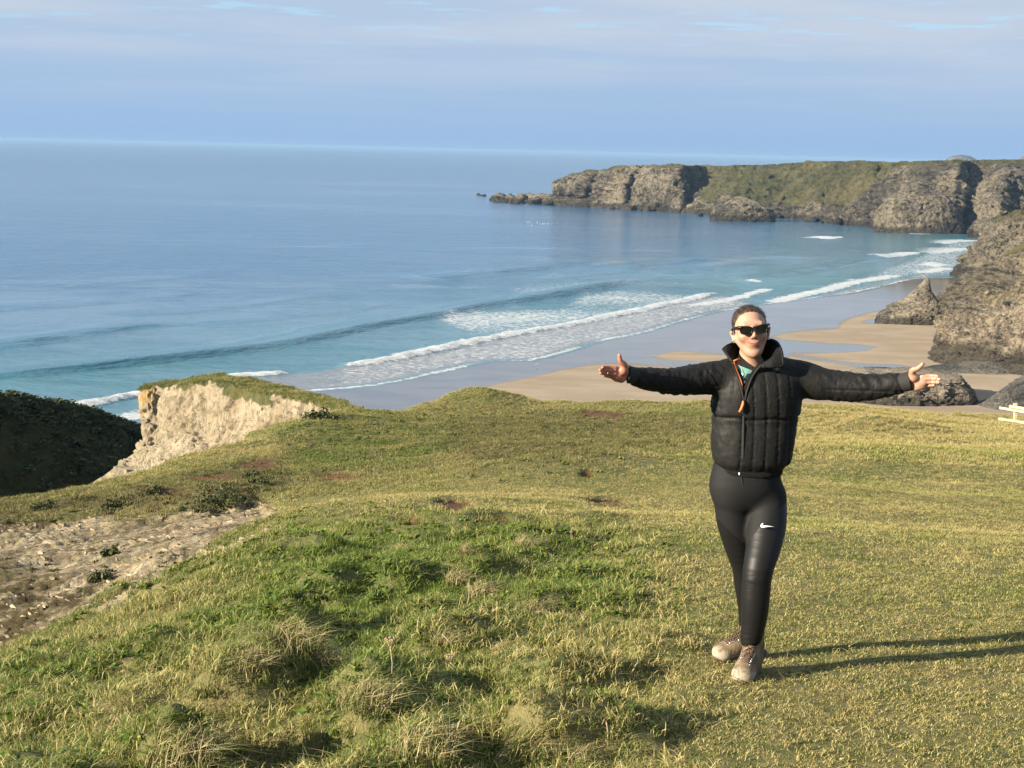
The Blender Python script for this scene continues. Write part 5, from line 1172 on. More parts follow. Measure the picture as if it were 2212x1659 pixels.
    JK.D[I] += (0.0062 * wr * (0.45 + 0.85 * arm) + arm * 0.0034 * ridged(P * np.array([34.0, 9.0, 11.0]) + 0.35 * np.sin(P[:, [2, 0, 1]] * 30), 2, 207) + arm * 0.0012 * (lng - 0.5) + arm * 0.005 * np.exp(-((P[:, 2] - zc(834) - 0.03 * P[:, 0]) / 0.004) ** 2)).astype(np.float32)
    # hollow and the open V
    sl, X, Y, Z = JK.win((-0.2, -0.2, zf(885)), (0.24, 0.12, zc(738)))
    e = lambda a: np.interp(JK.ax[2][sl[2]], [zf(868), zf(820), zf(781), zf(740)], a)[None, None, :]
    lo, hi = e([xf(1606), xf(1596), xf(1581), xf(1570)]), e([xf(1609), xf(1622), xf(1644), xf(1656)])
    wedge = np.maximum(np.maximum(lo - X, X - hi), Y - 0.02) + 0 * Z; wedge = np.maximum(wedge, zf(868) - Z); JK.put(sl, wedge.astype(np.float32), 0.006, 'sub')
    JK.stack([zc(884), zc(860), zc(820), zc(795), zc(770), zc(745)], [xc(1616)] * 6, [0, 0, 0.0, 0.01, 0.02, 0.02], [0.105, 0.118, 0.112, 0.096, 0.085, 0.085], [0.085, 0.104, 0.100, 0.090, 0.085, 0.085], 0.004, 'sub')
    V, F = JK.nets(); V = relax(V, F, 1, 0.3); jacket = part('jacket', V, F, nylon)
    fy = lambda x, z, d=0.0: JK.front_y(x, z) - d
    # cuffs and hem band
    CU = Vol(np.arange(-0.62, 0.84, 0.0045), np.arange(-0.34, 0.05, 0.0045), np.arange(zc(860), zc(775), 0.0045))
    CU.chain([J(1380, 812, -0.18), J(1362, 810, -0.205), J(1351, 806.5, -0.222)], [0.036, 0.038, 0.0395], 0.004); CU.chain([J(1930, 829, -0.118), J(1952, 826, -0.14), J(1968, 822.5, -0.155)], [0.040, 0.041, 0.043], 0.004)
    nL = wrL - J(1380, 812, -0.18); nR = wrR - J(1930, 829, -0.118)
    cxx, cyy, czz = np.meshgrid(*[a.astype(float) for a in CU.ax], indexing='ij')
    for c, n, sgn in ((J(1351, 806.5, -0.222), np.array([-0.86, -0.42, 0.22]), -1), (J(1969, 822.5, -0.155), np.array([0.90, -0.36, 0.25]), 1)):
        n = n / np.linalg.norm(n); h = (cxx - c[0]) * n[0] + (cyy - c[1]) * n[1] + (czz - c[2]) * n[2]
        CU.D = np.where(cxx * sgn > 0.2, np.maximum(CU.D, h.astype(np.float32)), CU.D)
    V, F = CU.nets(); lf = V[F].mean(1)[:, 0] < 0
    for m in (lf, ~lf):
        u, inv = np.unique(F[m], return_inverse=True); part('cuff', V[u], inv.reshape(-1, 4), rib)
    HB = Vol(np.arange(-0.19, 0.22, 0.005), np.arange(-0.17, 0.17, 0.005), np.arange(zc(1026), zc(998), 0.004))
    HB.stack([zc(1021), zc(1016), zc(1002)], [(xc(1563) + xc(1692)) / 2] * 3, [0.0] * 3, [0.141, 0.147, 0.150], [0.108, 0.112, 0.114], 0.004, power=2.4)
    V, F = HB.nets(); part('hem_band', V, F, fleece)
    # collar: open in front, its left edge standing, its right edge folded down
    colr = [((1582, 782, -0.120), (1570, 765, -0.075), (1562, 754, -0.020)), ((1584, 783, -0.085), (1575, 763, -0.045), (1571, 747, 0.005)), ((1588, 784, -0.03), (1583, 763, 0.0), (1582, 742, 0.030)), ((1598, 778, 0.06), (1594, 756, 0.066), (1594, 735, 0.075)),
            ((1625, 774, 0.085), (1625, 752, 0.09), (1625, 732, 0.098)), ((1652, 776, 0.055), (1656, 754, 0.06), (1657, 733, 0.07)), ((1664, 780, -0.02), (1672, 756, -0.012), (1675, 737, -0.004)), ((1662, 783, -0.085), (1676, 762, -0.075), (1684, 748, -0.062)), ((1652, 784, -0.118), (1672, 772, -0.115), (1689, 762, -0.098)), ((1646, 787, -0.128), (1668, 784, -0.134), (1691, 778, -0.122)), ((1643, 791, -0.134), (1667, 793, -0.140), (1692, 791, -0.128))]
    C = [[J(*q) for q in c] for c in colr]; P, rows = loft(C, 90, 20)
    nrm = sheet_normals(P); inward = (np.array([J(1620, 770, 0.0)])[0] - P); nrm = nrm * np.where((nrm * inward).sum(-1) < 0, -1, 1)[..., None]
    th = 0.0065; prof = 0.6 + 0.4 * np.sin(np.linspace(0, pi, 20))[:, None]
    inn = P + nrm * (th * prof)[..., None]; out = P - nrm * (th * prof)[..., None]
    inn = inn + nrm * (0.0015 * fbm(inn * 120, 2, 5))[..., None]
    for nm, A, m in (('collar', out, nylon), ('collar_lining', inn, fleece)):
        part(nm, A.reshape(-1, 3), grid_faces(20, 90), m)
    rim = np.vstack([P[:, 0], P[-1], P[::-1, -1]]); S = Soup(); S.tube(rim[::2], 0.0062, 8); o = obj('collar_edge', S.mesh('collar_edge', nylon), person)
    # facing strips of fleece along the V, the zip and its puller
    L_ = [(1581, 782), (1588, 800), (1596, 820), (1602, 843), (1607, 866)]; R_ = [(1645, 786), (1633, 802), (1622, 821), (1614, 844), (1609, 866)]
    def edge(pts, d): 
        out_ = []
        for px, py in pts:
            z = zc(py); x = xc(px) 
            y = min(fy(x - 0.012, z), fy(x + 0.012, z)); y = y if y < -0.03 else -0.12
            out_.append(J(px, py, y + d))
        return np.array(out_)
    le, re_ = edge(L_, 0.004), edge(R_, 0.004); le[0] = J(1582, 783, -0.126); re_[0] = J(1645, 788, -0.134)
    S = Soup(); S.tube(smooth_line(le, 24), 0.0042, 8); S.tube(smooth_line(re_, 24), 0.0045, 8)
    obj('zip', S.mesh('zip', rib), person)
    S = Soup(); S.tube(smooth_line(re_ + np.array([-0.005, 0.012, 0]), 24), 0.009, 8); S.tube(smooth_line(le[1:] + np.array([0.010, 0.016, 0]), 24), 0.009, 8); obj('fleece_facing', S.mesh('fleece_facing', fleece), person)
    S = Soup(); S.tube(smooth_line(le[:4] + np.array([0.007, 0.002, 0.0]), 24), [0.0042] * 20 + [0.003, 0.002, 0.0015, 0.001], 8); S.tube([J(1583, 781, -0.118), J(1592, 777, -0.105), J(1597, 775, -0.09)], 0.0040, 8); obj('zip_tape', S.mesh('zip_tape', orange), person)
    zl = [(px, py) for px, py in zip(np.linspace(1607, 1605, 30), np.linspace(866, 1006, 30))]
    S = Soup(); S.tube([J(px, py, fy(xc(px), zc(py), 0.0) + 0.001) for px, py in zl], 0.0048, 8); obj('zip', S.mesh('zip', rib), person)
    S = Soup(); y0 = fy(xc(1606), zc(872)) - 0.006
    S.tube([J(1605.5, 866, y0), J(1605, 873, y0 - 0.004), J(1602, 882, y0 - 0.006), J(1597.5, 890, y0 - 0.004)], [0.0045, 0.0062, 0.0062, 0.0055], 8); obj('zip_pull', S.mesh('zip_pull', orange), person)
    # necklace with round pendant, and the print on the shirt
    ty = lambda px, py, d=0.003: J(px, py, tv.front_y(xc(px), zc(py)) - d)
    S = Soup(); S.tube([ty(1599, 795), ty(1602, 806), ty(1606, 816), ty(1610, 822)], 0.0011, 5); S.tube([ty(1622, 795), ty(1618, 806), ty(1614, 815), ty(1610, 822)], 0.0011, 5)
    nk = obj('necklace', S.mesh('necklace', silver), person)
    S = Soup(); c = ty(1610.5, 827, 0.006)
    ring = [c + np.array([0.0085 * cos(a), -0.001, 0.0085 * sin(a)]) for a in np.linspace(0, 2 * pi, 20, endpoint=False)]
    S.add(ring + [c + np.array([0, -0.003, 0])], [(k, (k + 1) % 20, 20) for k in range(20)]); S.tube([c + np.array([0.001, -0.001, -0.010]), c + np.array([0.001, -0.001, -0.016])], 0.0032, 8); obj('pendant', S.mesh('pendant', silver), nk)
    S = Soup()
    def disc(px, py, r, r2=0.0):
        c = ty(px, py, 0.0016); n = 18; a = np.linspace(0, 2 * pi, n, endpoint=False)
        S.add([c + np.array([r * cos(q), 0, r * sin(q)]) for q in a] + [c + np.array([r2 * cos(q), 0, r2 * sin(q)]) for q in a], [(k, (k + 1) % n, n + (k + 1) % n, n + k) for k in range(n)])
    disc(1619.5, 812, 0.0085, 0.004); disc(1619.5, 812, 0.0022, 0.0002)
    for i, (a, b, c_, d_) in enumerate([(1614.5, 818, 1613.5, 823), (1617, 818, 1616.5, 823), (1619.5, 818, 1619, 823), (1614, 826, 1618, 826), (1613.8, 829, 1617, 829)]): S.tube([ty(a, b, 0.001), ty(c_, d_, 0.001)], 0.0012, 5)
    obj('shirt_print', S.mesh('shirt_print', flat('dark_print', (0.010, 0.016, 0.016, 1), 0.8)), person)
    S = Soup(); c = J(1312.5, 806.8, -0.284); S.tube([c + np.array([0.0, 0.0095 * cos(a), 0.0095 * sin(a)]) for a in np.linspace(0, 2 * pi, 17)], 0.0013, 6); obj('ring', S.mesh('ring', silver), person)
    # ------------------------------------------------ leggings
    LG = Vol(np.arange(-0.25, 0.28, 0.005), np.arange(-0.26, 0.28, 0.005), np.arange(zc(1425), zc(994), 0.005))
    LG.stack([zc(1106), zc(1092), zc(1070), zc(1050), zc(1030), zc(1015), zc(1000)], [xc(1620)] * 7, [0.005] * 7, [0.055, 0.115, 0.152, 0.163, 0.159, 0.152, 0.146], [0.045, 0.085, 0.108, 0.117, 0.114, 0.108, 0.104], 0.035, power=2.2)
    LG.chain([J(1582, 1075, 0.0), J(1590, 1130, 0.025), J(1600, 1180, 0.05), J(1609, 1222, 0.08), J(1614, 1262, 0.11), J(1617, 1305, 0.135), J(1617, 1352, 0.165)], [0.086, 0.086, 0.074, 0.062, 0.060, 0.052, 0.044], 0.030)
    LG.chain([J(1657, 1075, 0.0), J(1656, 1130, -0.05), J(1649, 1180, -0.11), J(1638, 1230, -0.165), J(1633, 1275, -0.17), J(1631, 1310, -0.168), J(1628, 1345, -0.16), J(1622, 1380, -0.15)], [0.088, 0.089, 0.079, 0.068, 0.065, 0.062, 0.056, 0.049], 0.024)
    ax = [a.astype(float) for a in LG.ax]; band = np.abs(LG.D) < 0.03; I = np.nonzero(band); P = np.stack([ax[0][I[0]], ax[1][I[1]], ax[2][I[2]]], -1)
    kn = np.exp(-((P[:, 2] - zc(1225)) / 0.05) ** 2) + 0.7 * np.exp(-((P[:, 2] - zc(1350)) / 0.08) ** 2) + 0.5 * np.exp(-((P[:, 2] - zc(1035)) / 0.03) ** 2)
    LG.D[I] += ((0.0022 * ridged(P * np.array([10, 10, 60]) + 1.5 * P[:, [2, 0, 1]] * 9, 2, 301)) * kn + 0.004 * np.exp(-((P[:, 2] - zc(1365)) / 0.008) ** 2) * (P[:, 0] > 0)).astype(np.float32)
    sl, X, Y, Z = LG.win((-0.3, -0.3, zc(1430)), (0.3, 0.3, zc(1330)))
    cut = (Z - (J(1617, 1366, 0.165)[2] + 0 * X)); LG.put(sl, np.where((X < xc(1640)) & (Y > 0.02), cut, 1.0).astype(np.float32), 0, 'sub')
    V, F = LG.nets(); V = relax(V, F, 1, 0.4)
    wV = V + PO; vpx, vpy = project(wV); front = V[:, 1] < 0.2
    right_leg = vpx > 1612
    sat = np.where(right_leg, (vpy > np.interp(vpx, [1608, 1640, 1700], [1180, 1140, 1085])), (vpy > np.interp(vpx, [1540, 1580, 1612], [1112, 1150, 1180])))
    part('leggings', V, F, leg_m, satin=sat.astype(float))
    S = Soup(); S.tube([J(px, py, LG.front_y(xc(px), zc(py)) + 0.0015) for px, py in zip(np.linspace(1600, 1611, 16), [1022 + 70 * (k / 15) for k in range(16)])], 0.0022, 6); obj('seam', S.mesh('seam', rib), person)
    S = Soup(); y0 = LG.front_y(xc(1597), zc(1025)) - 0.004; S.tube([J(1597, 1021, y0), J(1597.5, 1026, y0)], 0.0035, 8); obj('cord_end', S.mesh('cord_end', white), person)
    # curved tick mark on the thigh
    up = [(1649, 1129.5), (1645.5, 1131.5), (1643.3, 1134.5), (1643.2, 1137.5), (1645.5, 1139.3), (1650, 1139.2), (1657, 1138.1), (1664, 1137.6), (1672.5, 1137.9)]
    dn = [(1649, 1129.5), (1647.6, 1132.0), (1647.2, 1134.0), (1648.2, 1135.2), (1650.4, 1135.4), (1654, 1135.5), (1659, 1135.9), (1665, 1136.6), (1672.5, 1137.9)]
    U, Dn = smooth_line(up, 30), smooth_line(dn, 30); v = [J(px, py, LG.front_y(xc(px), zc(py)) - 0.0035) for px, py in np.vstack([U, Dn])]
    S = Soup(); S.add(v, [(k, k + 1, 31 + k, 30 + k) for k in range(29)]); obj('logo', S.mesh('logo', white), person)
    # ------------------------------------------------ boots
    def boot(ankle, toe, ground_z, name_lab):
        d = np.array([toe[0] - ankle[0], toe[1] - ankle[1]]); d /= np.linalg.norm(d); side = np.array([d[1], -d[0]])
        org = np.array([toe[0] - d[0] * 0.158, toe[1] - d[1] * 0.158, ground_z])
        W = lambda x, y, z: org + np.array([side[0] * x + d[0] * y, side[1] * x + d[1] * y, z])
        BV = Vol(np.arange(-0.075, 0.076, 0.0034), np.arange(-0.14, 0.18, 0.0034), np.arange(0.012, 0.24, 0.0034))
        BV.chain([(0, -0.075, 0.055), (0, 0.0, 0.050), (0, 0.075, 0.044), (0.0, 0.112, 0.040)], [0.040, 0.043, 0.047, 0.042], 0.02)
        BV.cone((-0.012, 0.105, 0.036), (0.014, 0.108, 0.036), 0.036, 0.036, 0.02)
        BV.chain([(0, -0.055, 0.07), (0, -0.048, 0.125), (0, -0.046, 0.185)], [0.047, 0.046, 0.049], 0.025); BV.cone((0, -0.01, 0.08), (0, 0.055, 0.060), 0.042, 0.040, 0.03)
        BV.cone((0, 0.0, 0.105), (0, -0.012, 0.198), 0.020, 0.018, 0.012)                   # tongue
        BV.cone((0, -0.046, 0.13), (0, -0.044, 0.22), 0.036, 0.038, 0.006, op='sub')          # the opening
        for z0, y0_ in ((0.058, 0.085),): 
            BV.cone((-0.06, y0_, z0), (0.06, y0_, z0), 0.0016, 0.0016, 0.003, op='sub')
        V, F = BV.nets(); V[:, 2] = np.maximum(V[:, 2], 0.013)
        mudv = sstep(0.085, 0.02, V[:, 2]) * 0.42 + 0.40 * sstep(0.02, 0.14, V[:, 1]) + 0.05; me_o = part('boot', np.array([W(*q) for q in V]), F, nubuck, mud=mudv)
        n = 40; a = np.linspace(0, 2 * pi, n, endpoint=False); sy = 0.143 * np.sign(np.sin(a)) * np.abs(np.sin(a)) ** 0.8; sx_ = 0.0465 * np.sign(np.cos(a)) * np.abs(np.cos(a)) ** 0.75 * (1 + 0.10 * sy / 0.148) * (1 - 0.12 * np.exp(-((sy + 0.02) / 0.05) ** 2))
        S = Soup(); v = []
        for z, g in ((0.0, 0.97), (0.008, 1.02), (0.020, 1.03), (0.027, 0.98)): v += [W(x * g, y * g + 0.012, z + (0.010 * max(0, (y - 0.09) / 0.05) if z < 0.01 else 0)) for x, y in zip(sx_, sy)]
        f = [tuple(range(n))[::-1], tuple(range(3 * n, 4 * n))] + [(r * n + k, r * n + (k + 1) % n, (r + 1) * n + (k + 1) % n, (r + 1) * n + k) for r in range(3) for k in range(n)]
        S.add(v, f); obj('sole', S.mesh('sole', solem), me_o)
        def topz(x, y):
            ix = int(np.argmin(abs(BV.ax[0] - x))); iy = int(np.argmin(abs(BV.ax[1] - y))); col = BV.D[ix, iy] < 0
            return float(BV.ax[2][np.nonzero(col)[0].max()]) if col.any() else 0.09
        S = Soup(); top = [(y, topz(0, y)) for y in (0.096, 0.085, 0.074, 0.062, 0.050, 0.038, 0.028, 0.018)]
        for k, (y, z) in enumerate(top):
            w = 0.022
            S.tube([W(x, y + 0.002 - abs(x) * 0.2, topz(x, y) + 0.0018) for x in (-w, -w * 0.5, 0, w * 0.5, w)], 0.0024, 5)
            if k < 7:
                y2, z2 = top[k + 1]; S.tube([W(x, y + (y2 - y) * f, topz(x, y + (y2 - y) * f) + 0.003) for x, f in ((-w, 0), (-w * 0.4, 0.3), (w * 0.4, 0.7), (w, 1))], 0.0022, 5)
        for sx in (-1, 1):
            S.tube([W(0, 0.030, 0.140), W(sx * 0.012, 0.040, 0.150), W(sx * 0.024, 0.050, 0.138), W(sx * 0.020, 0.056, 0.120), W(sx * 0.004, 0.040, 0.134)], 0.0020, 5)
            S.tube([W(0, 0.032, 0.138), W(sx * 0.008, 0.052, 0.118), W(sx * 0.016, 0.064, 0.098)], 0.0020, 5)
        obj('lace', S.mesh('lace', lace_m), me_o)
        for k, (y, z) in enumerate(top):
            for sx in (-1, 1):
                zz = topz(sx * 0.024, y); S = Soup(); S.tube([W(sx * 0.023, y - 0.003, zz - 0.001), W(sx * 0.0255, y, zz + 0.002)], 0.0032, 7); obj('lace_hook', S.mesh('lace_hook', silver), me_o)
    gz = lambda p: float(ground_height(np.array([p[0] + PO[0]]), np.array([p[1] + PO[1]]))[0] - PO[2])
    ta = J(1598, 1480, -0.325); tb = J(1540, 1414, 0.085)
    boot(J(1624, 1390, -0.16), ta, gz((ta[0] + 0.02, ta[1] + 0.12)) + 0.004, 'front'); boot(J(1618, 1350, 0.155), tb, gz((tb[0] + 0.12, tb[1] + 0.05)) + 0.006, 'rear')
    return person
person = build_person()
# ================================================================== grass
def blade_material():
    t = NT('grass_blades')
    def inst(name):
        n = t.n('Attribute'); n.attribute_type = 'INSTANCER'; n.attribute_name = name; return n.outputs['Fac']
    tint = inst('tint'); lush = inst('lushness'); dark = inst('darkness')
    rnd = t.attr('rnd'); tt = t.attr('along'); dry = t.attr('dry')
    f = t.math('ADD', t.math('ADD', tint, dry), t.math('MULTIPLY', t.math('SUBTRACT', rnd, 0.5), 0.75))
    f = t.math('ADD', f, t.math('MULTIPLY', t.math('SUBTRACT', tt, 0.5), 0.22))
    green = t.mix(rnd, (0.070, 0.112, 0.012, 1), (0.225, 0.240, 0.036, 1))
    green = t.mix(t.math('MULTIPLY', lush, 0.7), green, t.mix(rnd, (0.060, 0.120, 0.018, 1), (0.190, 0.260, 0.042, 1)))
    straw = t.mix(rnd, (0.300, 0.235, 0.080, 1), (0.520, 0.440, 0.195, 1))
    c = t.mix(t.ramp(f, 0.28, 0.85), green, straw)
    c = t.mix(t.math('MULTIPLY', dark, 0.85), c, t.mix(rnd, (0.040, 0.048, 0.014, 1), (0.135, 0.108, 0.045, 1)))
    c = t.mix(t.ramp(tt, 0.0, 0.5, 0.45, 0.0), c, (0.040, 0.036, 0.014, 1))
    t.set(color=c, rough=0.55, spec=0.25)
    tr = t.n('BsdfTranslucent'); t.put(tr.inputs[0], c); mx = t.n('MixShader'); mx.inputs[0].default_value = 0.22
    t.t.links.new(t.p.outputs[0], mx.inputs[1]); t.t.links.new(tr.outputs[0], mx.inputs[2]); t.t.links.new(mx.outputs[0], t.out.inputs[0])
    return t.m
BLADE = blade_material()
def blades(rg, n, rad, h, width, lean, dry=(0.0, 0.0), flat_=0.0, wind=(0.25, 0.1), segs=2, leaf=False):
    """arrays of curved blades round the origin; returns verts, faces (quads padded), rnd, along, dry"""
    V = []; F = []; R = []; A = []; D = []
    for k in range(n):
        a = rg.uniform(0, 2 * pi); r = rad * math.sqrt(rg.uniform(0, 1)); b = np.array([r * cos(a), r * sin(a), -0.006])
        H = rg.uniform(*h); az = rg.uniform(0, 2 * pi); out = np.array([cos(az), sin(az), 0]) * rg.uniform(0.2, 1.0) * lean + np.array([wind[0], wind[1], 0]) * rg.uniform(0.3, 1.0)
        up = max(0.06, 1 - flat_ * rg.uniform(0.7, 1.0)); yaw = rg.uniform(0, pi); w = np.array([cos(yaw), sin(yaw), 0]) * width * rg.uniform(0.7, 1.3) / 2
        rv = rg.uniform(0, 1); dv = rg.uniform(*dry); o = len(V)
        for s in range(segs + 1):
            u = s / segs; p = b + H * (np.array([0, 0, up]) * (u - 0.28 * u * u * (1 + lean)) + out * u * u)
            prof = (1 - u) ** 0.7 if not leaf else (0.35 + 1.9 * u * (1 - u) * 2)
            if s < segs: V += [p - w * prof, p + w * prof]; A += [u, u]; R += [rv, rv]; D += [dv, dv]
            else: V.append(p); A.append(1.0); R.append(rv); D.append(dv)
        for s in range(segs - 1): F.append((o + 2 * s, o + 2 * s + 1, o + 2 * s + 3, o + 2 * s + 2))
        e = o + 2 * (segs - 1); F.append((e, e + 1, e + 2))
    return np.array(V), F, R, A, D
def blade_mesh(name, data):
    V, F, R, A, D = data
    me = mesh_from(name, V, F, BLADE, False); attr(me, 'rnd', R); attr(me, 'along', A); attr(me, 'dry', D); return me
CLUMPS = bpy.data.collections.new('grass_sources')        # never linked to the scene: read by the grass only
def make_clumps():
    rg = random.Random(5); K = []
    for k in range(4): K.append(blades(rg, 46, 0.055, (0.014, 0.036), 0.0030, 0.75))
    for k in range(3): K.append(blades(rg, 40, 0.060, (0.045, 0.105), 0.0036, 0.85, (-0.1, 0.2), segs=3))
    for k in range(2): K.append(blades(rg, 11, 0.020, (0.05, 0.10), 0.013, 1.0, (-0.45, -0.2), 0.35, segs=3, leaf=True))
    for k in range(2): K.append(blades(rg, 26, 0.075, (0.06, 0.13), 0.0034, 1.2, (0.35, 0.6), 0.78, segs=3))
    for k in range(2): K.append(blades(rg, 30, 0.075, (0.03, 0.075), 0.0060, 0.65, (-0.05, 0.15)))
    for k, d in enumerate(K):
        o = bpy.data.objects.new('clump_%02d' % k, blade_mesh('clump_%02d' % k, d)); CLUMPS.objects.link(o)
make_clumps()
def scatter_grass():
    P = []
    for y0, y1, dens, sc in ((3.6, 9, 620, 1.0), (9, 18, 290, 1.15), (18, 34, 115, 1.5), (34, 72, 46, 1.9)):
        hw = 0.62 if y1 < 20 else 0.52; n = int(hw * (y1 ** 2 - y0 ** 2) * dens)
        y = np.sqrt(RNG.uniform(y0 ** 2, y1 ** 2, n)); x = y * RNG.uniform(-hw, hw, n); P.append(np.stack([x, y, np.full(n, sc)], -1))
    P = np.vstack(P); x, y, sc = P.T
    z, sd, Z = ground_height(x, y, True)
    r = RNG.uniform(0, 1, len(x)); n1 = fbm(pn(x, y, 0, 0.55), 4, 121); n2 = fbm(pn(x, y, 0, 2.2), 3, 122); n3 = fbm(pn(x, y, 0, 0.16), 3, 123)
    keep = (sd < 1.4) & (r > 0.97 * sstep(0.2, 1.0, Z['shale'])) & (RNG.uniform(0, 1, len(x)) > 0.85 * Z['soil'])
    foot = (np.hypot(x - 1.06, y - 5.93) < 0.06) | (np.hypot(x - 1.12, y - 6.28) < 0.06)
    keep &= ~foot
    q = RNG.uniform(0, 1, len(x)); L = np.clip(Z['long'] + 0.4 * n2 - 0.1, 0, 1) * (Z['long'] > 0.05)
    kind = RNG.integers(0, 4, len(x))
    kind = np.where((q < 0.10) & (n1 > -0.1), 9 + RNG.integers(0, 2, len(x)), kind)
    rough = np.maximum(L, np.maximum(0.85 * Z['bank'], 0.25 * Z['heath']))
    kind = np.where(q < rough * 0.42, 4 + RNG.integers(0, 3, len(x)), kind)
    kind = np.where((q > 1 - 0.34 * L * (n1 < 0.12) - 0.30 * Z['lush'] * (y > 15) - 0.16 * Z['heath']), 7 + RNG.integers(0, 2, len(x)), kind)
    kind = np.where((q > 0.5) & (q < 0.5 + 0.16 * rough), 9 + RNG.integers(0, 2, len(x)), kind)
    kind = np.where((kind < 4) & (y > 22), 11 + kind % 2, kind)
    tint = 0.57 + 0.55 * n1 + 0.30 * n2 + 0.35 * n3 - 0.20 * L - 0.42 * Z['lush'] + 0.34 * Z['bank'] + 0.05 * Z['lawn']
    lush = np.clip(Z['lush'] + 0.5 * Z['long'] - 0.6 * n1, 0, 1)
    dark = np.clip(Z['heath'] * (0.80 + 0.9 * n2) + 0.25 * Z['bank'] * (n2 > 0.1) + 0.25 * Z['soil'] + 0.8 * Z['shale'], 0, 1)
    size = sc * RNG.uniform(0.75, 1.3, len(x)) * np.where((Z['bank'] > 0.3) & (kind < 7), 1.0 + 0.7 * np.clip(n2, -0.4, 0.6), 1.0) * np.where(kind >= 11, 0.85, 1.0) * (1 + 0.25 * np.clip(n2, -0.5, 1) * Z['long'])
    # the turf cap of the tan cliff carries the same grass
    cp = cap_pts[RNG.integers(0, len(cap_pts), 5200)] + RNG.normal(0, 0.12, (5200, 3)) * np.array([1, 1, 0.1]); nq = len(cp); one = np.ones(nq)
    x, y, z = (np.concatenate([a, cp[:, i]]) for i, a in enumerate((x, y, z))); cn = fbm(cp * 0.5, 3, 140)
    keep = np.concatenate([keep, one > 0]); kind = np.concatenate([kind, np.where(RNG.uniform(0, 1, nq) < 0.25, 4 + RNG.integers(0, 3, nq), 11 + RNG.integers(0, 2, nq))])
    size = np.concatenate([size, RNG.uniform(2.2, 4.2, nq)]); tint = np.concatenate([tint, 0.40 + 0.6 * cn]); lush = np.concatenate([lush, 0.2 * one]); dark = np.concatenate([dark, np.clip(0.45 - 0.5 * cn, 0, 1)])
    me = bpy.data.meshes.new('grass'); k = int(keep.sum()); me.vertices.add(k)
    me.vertices.foreach_set('co', np.stack([x, y, z - 0.004], -1)[keep].astype(np.float32).ravel())
    rot = np.stack([RNG.normal(0, 0.15, len(x)) - 0.10, RNG.normal(0, 0.13, len(x)), RNG.uniform(-0.9, 0.9, len(x)) + np.where(RNG.uniform(0, 1, len(x)) < 0.35, RNG.uniform(0, 6.28, len(x)), 0)], -1)
    a = me.attributes.new('rot', 'FLOAT_VECTOR', 'POINT'); a.data.foreach_set('vector', rot[keep].astype(np.float32).ravel())
    for nm, v in (('size', size), ('tint', tint), ('lushness', lush), ('darkness', dark)): attr(me, nm, v[keep])
    a = me.attributes.new('kind', 'INT', 'POINT'); a.data.foreach_set('value', kind[keep].astype(np.int32))
    o = obj('grass', me); tag(o, 'mixed short turf and rough tussocky grass covering the cliff top', 'grass', kind='stuff')
    g = bpy.data.node_groups.new('grass_scatter', 'GeometryNodeTree')
    g.interface.new_socket('Geometry', in_out='INPUT', socket_type='NodeSocketGeometry'); g.interface.new_socket('Geometry', in_out='OUTPUT', socket_type='NodeSocketGeometry')
    N = g.nodes.new; L = g.links.new
    gi, go = N('NodeGroupInput'), N('NodeGroupOutput'); ip = N('GeometryNodeInstanceOnPoints'); ci = N('GeometryNodeCollectionInfo')
    ci.inputs[0].default_value = CLUMPS; ci.inputs['Separate Children'].default_value = True; ci.inputs['Reset Children'].default_value = True
    def named(nm, ty):
        n = N('GeometryNodeInputNamedAttribute'); n.data_type = ty; n.inputs[0].default_value = nm; return n.outputs[0]
    L(gi.outputs[0], ip.inputs['Points']); L(ci.outputs[0], ip.inputs['Instance']); ip.inputs['Pick Instance'].default_value = True
    L(named('kind', 'INT'), ip.inputs['Instance Index'])
    e2r = N('FunctionNodeEulerToRotation'); L(named('rot', 'FLOAT_VECTOR'), e2r.inputs[0]); L(e2r.outputs[0], ip.inputs['Rotation'])
    L(named('size', 'FLOAT'), ip.inputs['Scale']); L(ip.outputs[0], go.inputs[0])
    m = o.modifiers.new('scatter', 'NODES'); m.node_group = g
    me.materials.append(BLADE)
scatter_grass()

def ground_hit(px, py):
    d = ray(px, py); d = d / d[1]; ys = np.concatenate([np.linspace(3.2, 20, 1500), np.linspace(20, 70, 1500)])
    P = np.array([0, 0, EYE]) + d * ys[:, None]; g = ground_height(P[:, 0], P[:, 1]); k = int(np.argmax(P[:, 2] < g)); return P[k]
def solid_blade_material():
    t = NT('tussock_straw'); rnd = t.attr('rnd'); tt = t.attr('along'); f = t.math('ADD', t.attr('dry'), t.math('MULTIPLY', rnd, 0.3))
    c = t.mix(t.ramp(f, 0.2, 0.7), t.mix(rnd, (0.080, 0.120, 0.022, 1), (0.190, 0.210, 0.050, 1)), t.mix(rnd, (0.240, 0.180, 0.080, 1), (0.440, 0.360, 0.200, 1)))
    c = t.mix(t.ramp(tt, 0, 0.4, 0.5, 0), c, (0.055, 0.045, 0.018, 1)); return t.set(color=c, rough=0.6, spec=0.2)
TUSS = solid_blade_material()
